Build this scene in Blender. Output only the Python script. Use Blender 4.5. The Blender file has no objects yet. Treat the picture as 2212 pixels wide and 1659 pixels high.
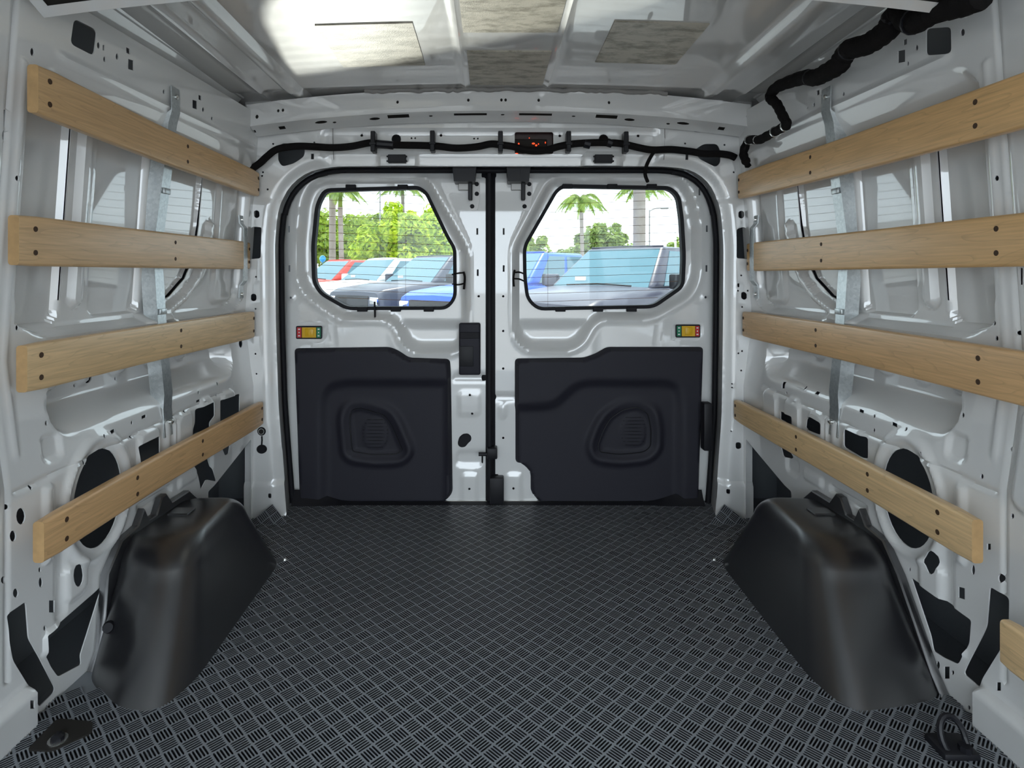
import bpy, bmesh, math, random
import numpy as np
from mathutils import Vector, Matrix
from mathutils.geometry import delaunay_2d_cdt

random.seed(7)
scene = bpy.context.scene
COL = scene.collection
PI = math.pi

# ------------------------------------------------------------------ camera
F = 1300.0            # focal length in pixels of the 2212 px wide frame
VX, VY = 1060.0, 590.0   # where the lens axis meets the picture
CH = 0.794            # camera height above the cargo floor
cam_d = bpy.data.cameras.new('camera')
cam = bpy.data.objects.new('camera', cam_d)
COL.objects.link(cam)
cam.location = (0, 0, CH)
cam.rotation_euler = (PI / 2, 0, 0)
cam_d.sensor_width = 36.0
cam_d.lens = F / 2212 * 36
cam_d.shift_x = (1106 - VX) / 2212
cam_d.shift_y = -(829.5 - VY) / 2212
cam_d.clip_start = 0.02
cam_d.clip_end = 500
scene.camera = cam

# ------------------------------------------------------------------ sky, sun, exposure
w = bpy.data.worlds.new('sky')
scene.world = w
w.use_nodes = True
bg = w.node_tree.nodes['Background']
bg.inputs[0].default_value = (0.81, 0.915, 1.0, 1)
bg.inputs[1].default_value = 3.4

def lamp(name, kind, loc, target, energy, color=(1, 1, 1), **kw):
    d = bpy.data.lights.new(name, kind)
    d.energy = energy
    d.color = color
    for k, v in kw.items():
        setattr(d, k, v)
    o = bpy.data.objects.new(name, d)
    COL.objects.link(o)
    o.location = loc
    o.rotation_euler = (Vector(target) - Vector(loc)).to_track_quat('-Z', 'Y').to_euler()
    return o

lamp('sun', 'SUN', (2, 7, 14), (0, 2, 0), 5.0, (1.0, 0.95, 0.86), angle=0.009)
# sunlight thrown up through the rear windows by the glossy bonnets outside
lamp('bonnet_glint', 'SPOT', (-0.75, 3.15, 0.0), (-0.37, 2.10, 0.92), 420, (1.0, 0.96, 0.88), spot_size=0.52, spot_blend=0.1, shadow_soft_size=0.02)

vs = scene.view_settings
vs.view_transform = 'Standard'
vs.look = 'None'
vs.gamma = 1
vs.use_curve_mapping = False
vs.exposure = 0.62

# ------------------------------------------------------------------ helpers
WORLD = {}    # object -> world translation of its origin

def P(px, py, Y):
    return Vector(((px - VX) * Y / F, Y, CH - (py - VY) * Y / F))

def floorpt(px, py):
    Y = CH * F / (py - VY)
    return Vector(((px - VX) * Y / F, Y, 0.0))

def sm(x):
    x = np.clip(x, 0, 1)
    return x * x * (3 - 2 * x)

def new_obj(name, data, parent=None, mat=None, label=None, kind=None):
    o = bpy.data.objects.new(name, data)
    COL.objects.link(o)
    WORLD[o] = Vector((0, 0, 0))
    if parent is not None:
        o.parent = parent
        o.location = -WORLD[parent] if parent.type == 'EMPTY' else (0, 0, 0)
    if mat is not None and data is not None:
        data.materials.append(mat)
    if label: o['label'] = label
    if kind: o['kind'] = kind
    return o

def mesh(name, geo, mat, parent=None, smooth=32, label=None, kind=None):
    """geo = (verts, faces) in world coordinates -> ONE mesh object"""
    v, f = geo
    me = bpy.data.meshes.new(name)
    me.from_pydata([tuple(p) for p in v], [], [tuple(q) for q in f])
    me.validate()
    bm = bmesh.new(); bm.from_mesh(me)
    bmesh.ops.recalc_face_normals(bm, faces=bm.faces)
    bm.to_mesh(me); bm.free()
    if smooth:
        me.shade_smooth()
        me.set_sharp_from_angle(angle=math.radians(smooth))
    return new_obj(name, me, parent, mat, label, kind)

def thing(name, label, cat, loc=(0, 0, 0), group=None):
    o = bpy.data.objects.new(name, None)
    COL.objects.link(o)
    o.empty_display_size = 0.05
    o.location = loc
    WORLD[o] = Vector(loc)
    o['label'] = label; o['category'] = cat
    if group: o['group'] = group
    return o

def tag(o, label, cat, group=None):
    o['label'] = label; o['category'] = cat
    if group: o['group'] = group
    return o

def struct(o, label=None):
    o['kind'] = 'structure'
    if label: o['label'] = label
    return o

def join(*geos):
    V, Fc = [], []
    for v, f in geos:
        n = len(V)
        V += [Vector(p) for p in v]
        Fc += [tuple(i + n for i in q) for q in f]
    return V, Fc

def box(lo, hi):
    x0, y0, z0 = lo; x1, y1, z1 = hi
    v = [(x0, y0, z0), (x1, y0, z0), (x1, y1, z0), (x0, y1, z0), (x0, y0, z1), (x1, y0, z1), (x1, y1, z1), (x0, y1, z1)]
    f = [(0, 3, 2, 1), (4, 5, 6, 7), (0, 1, 5, 4), (1, 2, 6, 5), (2, 3, 7, 6), (3, 0, 4, 7)]
    return v, f

def rbox(lo, hi, r=0.004, seg=2):
    bm = bmesh.new()
    v, f = box(lo, hi)
    bv = [bm.verts.new(p) for p in v]
    for q in f: bm.faces.new([bv[i] for i in q])
    bmesh.ops.bevel(bm, geom=bm.edges[:], offset=r, segments=seg, profile=0.5, affect='EDGES')
    bm.verts.index_update()
    out = [v.co.copy() for v in bm.verts], [[v.index for v in fc.verts] for fc in bm.faces]
    bm.free()
    return out

def xform(geo, M):
    return [M @ Vector(p) for p in geo[0]], geo[1]

def loft(rings, closed=True, cap=True):
    n = len(rings[0])
    V = [Vector(p) for r in rings for p in r]
    Fc = []
    for i in range(len(rings) - 1):
        a, b = i * n, (i + 1) * n
        for k in range(n if closed else n - 1):
            k2 = (k + 1) % n
            Fc.append((a + k, a + k2, b + k2, b + k))
    if cap and closed:
        Fc.append(tuple(range(n - 1, -1, -1)))
        m = (len(rings) - 1) * n
        Fc.append(tuple(m + k for k in range(n)))
    return V, Fc

def smooth_path(pts, n=8):
    pts = [Vector(p) for p in pts]
    if len(pts) < 3: return pts
    out = []
    for i in range(len(pts) - 1):
        p0 = pts[max(i - 1, 0)]; p1 = pts[i]; p2 = pts[i + 1]; p3 = pts[min(i + 2, len(pts) - 1)]
        for k in range(n):
            t = k / n
            out.append(0.5 * ((2 * p1) + (p2 - p0) * t + (2 * p0 - 5 * p1 + 4 * p2 - p3) * t * t + (-p0 + 3 * p1 - 3 * p2 + p3) * t ** 3))
    out.append(pts[-1])
    return out

def tube(pts, r, n=10, closed=False, cap=True):
    pts = [Vector(p) for p in pts]
    rr = r if isinstance(r, (list, tuple)) else [r] * len(pts)
    rings = []
    up = Vector((0.13, 0.21, 0.97))
    N = None
    m = len(pts)
    for i, p in enumerate(pts):
        if closed: t = pts[(i + 1) % m] - pts[i - 1]
        else: t = pts[min(i + 1, m - 1)] - pts[max(i - 1, 0)]
        t.normalize()
        if N is None:
            N = t.cross(up); N.normalize()
        else:
            N = N - t * N.dot(t); N.normalize()
        B = t.cross(N)
        rings.append([p + (N * math.cos(2 * PI * k / n) + B * math.sin(2 * PI * k / n)) * rr[i] for k in range(n)])
    if closed:
        rings.append(rings[0])
        return loft(rings, True, False)
    return loft(rings, True, cap)

def rod(a, b, r, n=12, r2=None):
    return tube([a, b], [r, r if r2 is None else r2], n)

def round_poly(pts, r, n=5):
    """2D polygon with every corner rounded"""
    out = []
    m = len(pts)
    for i in range(m):
        p = np.array(pts[i], float); a = np.array(pts[i - 1], float); b = np.array(pts[(i + 1) % m], float)
        da, db = a - p, b - p
        la, lb = np.linalg.norm(da), np.linalg.norm(db)
        rr = min(r, la * 0.48, lb * 0.48)
        s, e = p + da / la * rr, p + db / lb * rr
        for k in range(n + 1):
            t = k / n
            out.append(tuple((1 - t) ** 2 * s + 2 * t * (1 - t) * p + t * t * e))
    return out

def ell(cx, cy, rx, ry, n=12, ang=0.0):
    c, s = math.cos(ang), math.sin(ang)
    return [(cx + rx * math.cos(t) * c - ry * math.sin(t) * s, cy + rx * math.cos(t) * s + ry * math.sin(t) * c) for t in [2 * PI * k / n for k in range(n)]]

def rect(cx, cy, hx, hy, skew=0.0):
    return [(cx - hx, cy - hy - skew * hx), (cx + hx, cy - hy + skew * hx), (cx + hx, cy + hy + skew * hx), (cx - hx, cy + hy - skew * hx)]

def inside(poly, X, Y):
    X = np.asarray(X); Y = np.asarray(Y)
    c = np.zeros(X.shape, bool)
    n = len(poly)
    for i in range(n):
        x0, y0 = poly[i]; x1, y1 = poly[(i + 1) % n]
        if y0 == y1: continue
        k = ((y0 > Y) != (y1 > Y)) & (X < (x1 - x0) * (Y - y0) / (y1 - y0) + x0)
        c ^= k
    return c

def sdf(poly, X, Y):
    """signed distance to a polygon, negative inside"""
    X = np.asarray(X, float); Y = np.asarray(Y, float)
    d = np.full(X.shape, 1e9)
    n = len(poly)
    for i in range(n):
        x0, y0 = poly[i]; x1, y1 = poly[(i + 1) % n]
        ex, ey = x1 - x0, y1 - y0
        L = ex * ex + ey * ey + 1e-12
        t = np.clip(((X - x0) * ex + (Y - y0) * ey) / L, 0, 1)
        d = np.minimum(d, np.hypot(X - x0 - t * ex, Y - y0 - t * ey))
    return np.where(inside(poly, X, Y), -d, d)

def sheet(outline, holes, step, hfunc, mapf, lip=0.0, creases=()):
    """pressed sheet: a 2D outline with real holes, meshed finely, raised by hfunc, placed by mapf(a, b, h)"""
    xs = [p[0] for p in outline]; ys = [p[1] for p in outline]
    def dens(loop, closed=True):
        out = []
        n = len(loop)
        for i in range(n if closed else n - 1):
            a = np.array(loop[i], float); b = np.array(loop[(i + 1) % n], float)
            k = max(1, int(math.ceil(np.linalg.norm(b - a) / (step * 1.5))))
            for j in range(k): out.append(tuple(a + (b - a) * j / k))
        if not closed: out.append(tuple(loop[-1]))
        return out
    loops = [dens(outline)] + [dens(h) for h in holes]
    lines = [dens(c, False) for c in creases]
    V, E = [], []
    for lp in loops:
        n0 = len(V); V += lp
        E += [(n0 + i, n0 + (i + 1) % len(lp)) for i in range(len(lp))]
    for lp in lines:
        n0 = len(V); V += lp
        E += [(n0 + i, n0 + i + 1) for i in range(len(lp) - 1)]
    used = set((int(math.floor(a / step)), int(math.floor(b / step))) for a, b in V)
    nx = int((max(xs) - min(xs)) / step) + 1; ny = int((max(ys) - min(ys)) / step) + 1
    gx = math.floor(min(xs) / step); gy = math.floor(min(ys) / step)
    GI, GJ = np.meshgrid(np.arange(gx, gx + nx + 2), np.arange(gy, gy + ny + 2))
    GX = (GI.ravel() + 0.5) * step; GY = (GJ.ravel() + 0.5) * step
    ok = inside(outline, GX, GY)
    for h in holes:
        hx = [p[0] for p in h]; hy = [p[1] for p in h]
        near = (GX > min(hx)) & (GX < max(hx)) & (GY > min(hy)) & (GY < max(hy))
        idx = np.where(near & ok)[0]
        if len(idx): ok[idx] &= ~inside(h, GX[idx], GY[idx])
    I = GI.ravel(); J = GJ.ravel()
    for k in np.where(ok)[0]:
        if (int(I[k]), int(J[k])) not in used: V.append((float(GX[k]), float(GY[k])))
    rv, re, rf, *_ = delaunay_2d_cdt([Vector(p) for p in V], E, [], 0, 1e-6)
    A = np.array([(p[0], p[1]) for p in rv])
    T = np.array([f for f in rf if len(f) == 3])
    C = A[T].mean(axis=1)
    keep = inside(outline, C[:, 0], C[:, 1])
    for h in holes:
        hx = [p[0] for p in h]; hy = [p[1] for p in h]
        near = keep & (C[:, 0] > min(hx)) & (C[:, 0] < max(hx)) & (C[:, 1] > min(hy)) & (C[:, 1] < max(hy))
        idx = np.where(near)[0]
        if len(idx): keep[idx] &= ~inside(h, C[idx, 0], C[idx, 1])
    T = T[keep]
    H = hfunc(A[:, 0], A[:, 1]) if hfunc else np.zeros(len(A))
    VV = mapf(A[:, 0], A[:, 1], H)
    verts = [tuple(p) for p in VV]
    faces = [tuple(int(i) for i in t) for t in T]
    if lip:
        for lp in [dens(h) for h in holes]:
            a = np.array(lp)
            h0 = hfunc(a[:, 0], a[:, 1]) if hfunc else np.zeros(len(a))
            r0 = mapf(a[:, 0], a[:, 1], h0); r1 = mapf(a[:, 0], a[:, 1], h0 - lip)
            n0 = len(verts); m = len(lp)
            verts += [tuple(p) for p in r0] + [tuple(p) for p in r1]
            faces += [(n0 + i, n0 + (i + 1) % m, n0 + m + (i + 1) % m, n0 + m + i) for i in range(m)]
    return verts, faces

def plate(poly, mapf, d0, d1, bevel=0.0, bevel_px=0.0):
    """flat plate cut to a 2D outline; mapf(a, b, d) gives the world point at depth d"""
    n = len(poly)
    if bevel_px:
        c = np.mean(np.array(poly), axis=0)
        P2 = np.array(poly)
        nrm = []
        for i in range(n):
            t = P2[(i + 1) % n] - P2[i - 1]
            q = np.array((t[1], -t[0])); q /= (np.linalg.norm(q) + 1e-9)
            if sdf(poly, np.array([P2[i][0] + q[0] * 0.01 * bevel_px]), np.array([P2[i][1] + q[1] * 0.01 * bevel_px]))[0] > 0: q = -q
            nrm.append(q)
        inner = [tuple(P2[i] + nrm[i] * bevel_px) for i in range(n)]
        rings = [[mapf(a, b, d0) for a, b in poly], [mapf(a, b, d1 - bevel) for a, b in poly], [mapf(a, b, d1) for a, b in inner]]
    else:
        rings = [[mapf(a, b, d0) for a, b in poly], [mapf(a, b, d1) for a, b in poly]]
    return loft(rings, True, True)

# ------------------------------------------------------------------ materials
def nodes_of(m):
    m.use_nodes = True
    nt = m.node_tree
    return nt, nt.nodes['Principled BSDF']

def mat(name, col, rough=0.5, metal=0.0, coat=0.0, coat_r=0.05, spec=0.5, bump=None, vary=None, coat_ior=1.5):
    m = bpy.data.materials.new(name)
    nt, b = nodes_of(m)
    b.inputs['Base Color'].default_value = (*col, 1)
    b.inputs['Roughness'].default_value = rough
    b.inputs['Metallic'].default_value = metal
    b.inputs['Coat Weight'].default_value = coat
    b.inputs['Coat Roughness'].default_value = coat_r
    b.inputs['Coat IOR'].default_value = coat_ior
    b.inputs['Specular IOR Level'].default_value = spec
    tc = nt.nodes.new('ShaderNodeTexCoord')
    if vary:      # (scale, amount): soft blotches of the thing's own colour
        nz = nt.nodes.new('ShaderNodeTexNoise'); nz.inputs['Scale'].default_value = vary[0]; nz.inputs['Detail'].default_value = 4
        nt.links.new(tc.outputs['Object'], nz.inputs['Vector'])
        mx = nt.nodes.new('ShaderNodeMix'); mx.data_type = 'RGBA'
        mx.inputs['A'].default_value = (*[c * (1 - vary[1]) for c in col], 1)
        mx.inputs['B'].default_value = (*[min(1, c * (1 + vary[1])) for c in col], 1)
        nt.links.new(nz.outputs['Fac'], mx.inputs['Factor'])
        nt.links.new(mx.outputs['Result'], b.inputs['Base Color'])
    if bump:      # (scale, strength)
        nz = nt.nodes.new('ShaderNodeTexNoise'); nz.inputs['Scale'].default_value = bump[0]; nz.inputs['Detail'].default_value = 3
        nt.links.new(tc.outputs['Object'], nz.inputs['Vector'])
        bp = nt.nodes.new('ShaderNodeBump'); bp.inputs['Strength'].default_value = bump[1]; bp.inputs['Distance'].default_value = 0.001
        nt.links.new(nz.outputs['Fac'], bp.inputs['Height'])
        nt.links.new(bp.outputs['Normal'], b.inputs['Normal'])
    return m

M = {}
M['paint'] = mat('white_paint', (0.70, 0.70, 0.69), 0.40, coat=1.0, coat_r=0.03, bump=(70, 0.012), coat_ior=1.9)
M['roof_paint'] = mat('roof_paint', (0.62, 0.61, 0.59), 0.34, coat=1.0, coat_r=0.04, bump=(60, 0.03), coat_ior=1.8)
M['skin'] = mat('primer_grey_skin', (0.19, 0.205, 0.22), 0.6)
M['inner_skin'] = mat('painted_skin', (0.60, 0.60, 0.60), 0.4, coat=0.6, coat_r=0.08, bump=(400, 0.05))
M['panel'] = mat('door_panel_plastic', (0.016, 0.0155, 0.024), 0.62, bump=(900, 0.25), spec=0.35)
M['plastic'] = mat('black_plastic', (0.010, 0.010, 0.013), 0.5, bump=(700, 0.1), spec=0.3)
M['arch'] = mat('arch_cover_plastic', (0.013, 0.013, 0.015), 0.28, bump=(1500, 0.12), spec=1.0, coat=0.5, coat_r=0.30, coat_ior=1.7)
M['rubber'] = mat('black_rubber', (0.008, 0.008, 0.011), 0.6, spec=0.25)
M['mat'] = mat('floor_mat_rubber', (0.19, 0.205, 0.225), 0.46, spec=0.7, vary=(3, 0.2))
M['groove'] = mat('shaded_groove_rubber', (0.022, 0.023, 0.027), 0.5)  # same rubber as the mat; groove shade put into a darker colour
M['loom'] = mat('cloth_loom_tape', (0.008, 0.007, 0.007), 0.85, bump=(260, 0.8), spec=0.15)
M['clip'] = mat('clip_plastic', (0.009, 0.009, 0.012), 0.42, spec=0.3)
M['steel'] = mat('bare_steel', (0.30, 0.29, 0.28), 0.38, metal=0.7)
M['bolt'] = mat('zinc_bolt', (0.62, 0.62, 0.60), 0.25, metal=0.9)
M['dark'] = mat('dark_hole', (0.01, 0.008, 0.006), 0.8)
M['wood_hole'] = mat('screw_recess', (0.055, 0.026, 0.010), 0.7)
M['red'] = mat('red_label', (0.55, 0.025, 0.03), 0.4)
M['yellow'] = mat('yellow_lever', (0.72, 0.42, 0.01), 0.35)
M['green'] = mat('green_label', (0.0, 0.20, 0.09), 0.4)
M['white_ink'] = mat('white_ink', (0.8, 0.8, 0.8), 0.5)
M['red_lens'] = mat('red_lamp_lens', (0.02, 0.004, 0.004), 0.25)
M['adhesive'] = mat('brown_adhesive', (0.20, 0.09, 0.035), 0.5)
M['sealer'] = mat('grey_sealer_bead', (0.27, 0.26, 0.25), 0.7, bump=(120, 0.8))
M['pad'] = None

def galv():
    m = bpy.data.materials.new('galvanised_steel')
    nt, b = nodes_of(m)
    tc = nt.nodes.new('ShaderNodeTexCoord')
    vo = nt.nodes.new('ShaderNodeTexVoronoi'); vo.inputs['Scale'].default_value = 160
    nz = nt.nodes.new('ShaderNodeTexNoise'); nz.inputs['Scale'].default_value = 300
    nt.links.new(tc.outputs['Object'], vo.inputs['Vector']); nt.links.new(tc.outputs['Object'], nz.inputs['Vector'])
    r = nt.nodes.new('ShaderNodeValToRGB')
    r.color_ramp.elements[0].color = (0.42, 0.45, 0.46, 1); r.color_ramp.elements[1].color = (0.60, 0.63, 0.63, 1)
    mx = nt.nodes.new('ShaderNodeMath'); mx.operation = 'ADD'
    sp = nt.nodes.new('ShaderNodeSeparateColor')
    nt.links.new(vo.outputs['Color'], sp.inputs['Color'])
    ml = nt.nodes.new('ShaderNodeMath'); ml.operation = 'MULTIPLY'; ml.inputs[1].default_value = 0.35
    nt.links.new(nz.outputs['Fac'], ml.inputs[0])
    m2 = nt.nodes.new('ShaderNodeMath'); m2.operation = 'MULTIPLY'; m2.inputs[1].default_value = 0.6
    nt.links.new(sp.outputs['Red'], m2.inputs[0])
    nt.links.new(m2.outputs[0], mx.inputs[0]); nt.links.new(ml.outputs[0], mx.inputs[1])
    nt.links.new(mx.outputs[0], r.inputs['Fac']); nt.links.new(r.outputs['Color'], b.inputs['Base Color'])
    b.inputs['Metallic'].default_value = 0.75; b.inputs['Roughness'].default_value = 0.36
    return m
M['galv'] = galv()

def wood(name, tint, seed):
    m = bpy.data.materials.new(name)
    nt, b = nodes_of(m)
    tc = nt.nodes.new('ShaderNodeTexCoord')
    mp = nt.nodes.new('ShaderNodeMapping')
    mp.inputs['Location'].default_value = (seed * 1.7, seed * 3.1, seed * 0.9)
    mp.inputs['Scale'].default_value = (9, 1.0, 9)
    nt.links.new(tc.outputs['Object'], mp.inputs['Vector'])
    big = nt.nodes.new('ShaderNodeTexNoise'); big.inputs['Scale'].default_value = 2.2; big.inputs['Detail'].default_value = 2
    nt.links.new(mp.outputs['Vector'], big.inputs['Vector'])
    wv = nt.nodes.new('ShaderNodeMath'); wv.operation = 'MULTIPLY'; wv.inputs[1].default_value = 11
    nt.links.new(big.outputs['Fac'], wv.inputs[0])
    fr = nt.nodes.new('ShaderNodeMath'); fr.operation = 'FRACT'
    nt.links.new(wv.outputs[0], fr.inputs[0])
    rr = nt.nodes.new('ShaderNodeValToRGB')
    rr.color_ramp.elements[0].position = 0.0; rr.color_ramp.elements[0].color = (0.72, 0.72, 0.72, 1)
    rr.color_ramp.elements[1].position = 0.16; rr.color_ramp.elements[1].color = (1, 1, 1, 1)
    nt.links.new(fr.outputs[0], rr.inputs['Fac'])
    mp2 = nt.nodes.new('ShaderNodeMapping'); mp2.inputs['Scale'].default_value = (140, 5, 140)
    nt.links.new(tc.outputs['Object'], mp2.inputs['Vector'])
    fine = nt.nodes.new('ShaderNodeTexNoise'); fine.inputs['Scale'].default_value = 1.6; fine.inputs['Detail'].default_value = 6
    nt.links.new(mp2.outputs['Vector'], fine.inputs['Vector'])
    cr = nt.nodes.new('ShaderNodeValToRGB')
    cr.color_ramp.elements[0].position = 0.25; cr.color_ramp.elements[0].color = (*[c * 0.80 for c in tint], 1)
    cr.color_ramp.elements[1].position = 0.75; cr.color_ramp.elements[1].color = (*[min(1, c * 1.12) for c in tint], 1)
    nt.links.new(fine.outputs['Fac'], cr.inputs['Fac'])
    mx = nt.nodes.new('ShaderNodeMix'); mx.data_type = 'RGBA'; mx.blend_type = 'MULTIPLY'; mx.inputs['Factor'].default_value = 0.55
    nt.links.new(cr.outputs['Color'], mx.inputs['A']); nt.links.new(rr.outputs['Color'], mx.inputs['B'])
    nt.links.new(mx.outputs['Result'], b.inputs['Base Color'])
    b.inputs['Roughness'].default_value = 0.42
    b.inputs['Coat Weight'].default_value = 0.25; b.inputs['Coat Roughness'].default_value = 0.25
    bp = nt.nodes.new('ShaderNodeBump'); bp.inputs['Strength'].default_value = 0.12; bp.inputs['Distance'].default_value = 0.001
    nt.links.new(fine.outputs['Fac'], bp.inputs['Height']); nt.links.new(bp.outputs['Normal'], b.inputs['Normal'])
    return m
WOODS = [wood('maple_%d' % i, t, i) for i, t in enumerate([(0.62, 0.39, 0.185), (0.66, 0.43, 0.22), (0.74, 0.51, 0.27), (0.68, 0.42, 0.20), (0.72, 0.44, 0.19)])]
M['end_grain'] = mat('end_grain', (0.40, 0.245, 0.105), 0.55, vary=(60, 0.3))

def padmat():
    m = mat('damping_pad', (0.30, 0.27, 0.21), 0.45, spec=0.4)
    nt, b = nodes_of(m)
    tc = nt.nodes.new('ShaderNodeTexCoord')
    mp = nt.nodes.new('ShaderNodeMapping'); mp.inputs['Scale'].default_value = (10, 22, 10)
    nt.links.new(tc.outputs['Object'], mp.inputs['Vector'])
    nz = nt.nodes.new('ShaderNodeTexNoise'); nz.inputs['Scale'].default_value = 1.6; nz.inputs['Detail'].default_value = 7; nz.inputs['Roughness'].default_value = 0.7
    nt.links.new(mp.outputs['Vector'], nz.inputs['Vector'])
    r = nt.nodes.new('ShaderNodeValToRGB')
    r.color_ramp.elements[0].position = 0.38; r.color_ramp.elements[0].color = (0.26, 0.235, 0.18, 1)
    r.color_ramp.elements[1].position = 0.55; r.color_ramp.elements[1].color = (0.50, 0.46, 0.38, 1)
    nt.links.new(nz.outputs['Fac'], r.inputs['Fac']); nt.links.new(r.outputs['Color'], b.inputs['Base Color'])
    n2 = nt.nodes.new('ShaderNodeTexNoise'); n2.inputs['Scale'].default_value = 380
    nt.links.new(tc.outputs['Object'], n2.inputs['Vector'])
    bp = nt.nodes.new('ShaderNodeBump'); bp.inputs['Strength'].default_value = 0.5; bp.inputs['Distance'].default_value = 0.001
    nt.links.new(n2.outputs['Fac'], bp.inputs['Height']); nt.links.new(bp.outputs['Normal'], b.inputs['Normal'])
    return m
M['pad'] = padmat()

def glassmat(name, tint, refl=0.08):
    m = bpy.data.materials.new(name)
    m.use_nodes = True
    nt = m.node_tree; nt.nodes.clear()
    out = nt.nodes.new('ShaderNodeOutputMaterial')
    tr = nt.nodes.new('ShaderNodeBsdfTransparent'); tr.inputs['Color'].default_value = (*tint, 1)
    gl = nt.nodes.new('ShaderNodeBsdfGlossy'); gl.inputs['Roughness'].default_value = 0.02
    fz = nt.nodes.new('ShaderNodeFresnel'); fz.inputs['IOR'].default_value = 1.45
    mx = nt.nodes.new('ShaderNodeMixShader')
    nt.links.new(fz.outputs[0], mx.inputs[0]); nt.links.new(tr.outputs[0], mx.inputs[1]); nt.links.new(gl.outputs[0], mx.inputs[2])
    nt.links.new(mx.outputs[0], out.inputs['Surface'])
    return m
M['glass'] = glassmat('window_glass', (0.72, 0.745, 0.74))

# ------------------------------------------------------------------ the van shell
CX = 0.025           # middle of the van
YP = 1.95            # front of the rear pillars and header
YD = 2.085           # inner face of the rear doors
ZC = CH + 0.575      # roof panel height in the middle

def taper(u): return 0.048 * np.clip((np.asarray(u, float) - 1.0) / 0.95, 0, 1)
def lean(v):
    return np.interp(v, [0, 0.43, 0.50, 0.64, 1.36], [0.030, 0.030, 0.020, 0.002, 0.052])
def wallX(s, u, v, h=0.0):
    return CX + s * (0.87 - taper(u) - lean(v) - h)
def wall_uv(s, px, py):
    u, v = 1.4, 0.7
    for _ in range(25):
        X = float(wallX(s, u, v))
        u = 0.5 * u + 0.5 * min(3.0, X * F / (px - VX))
        v = CH - (py - VY) * u / F
    return u, v
def wall_map(s):
    def f(a, b, h):
        a = np.asarray(a, float); b = np.asarray(b, float)
        return np.stack([wallX(s, a, b, h), a, b], axis=-1)
    return f

def box_sdf(u, v, u0, u1, v0, v1, r):
    cx, cy = (u0 + u1) / 2, (v0 + v1) / 2
    qx = np.abs(u - cx) - (u1 - u0) / 2 + r; qy = np.abs(v - cy) - (v1 - v0) / 2 + r
    return np.hypot(np.maximum(qx, 0), np.maximum(qy, 0)) + np.minimum(np.maximum(qx, qy), 0) - r

def seg_sdf(u, v, a, b):
    ex, ey = b[0] - a[0], b[1] - a[1]
    t = np.clip(((u - a[0]) * ex + (v - a[1]) * ey) / (ex * ex + ey * ey), 0, 1)
    return np.hypot(u - a[0] - t * ex, v - a[1] - t * ey)

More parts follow.
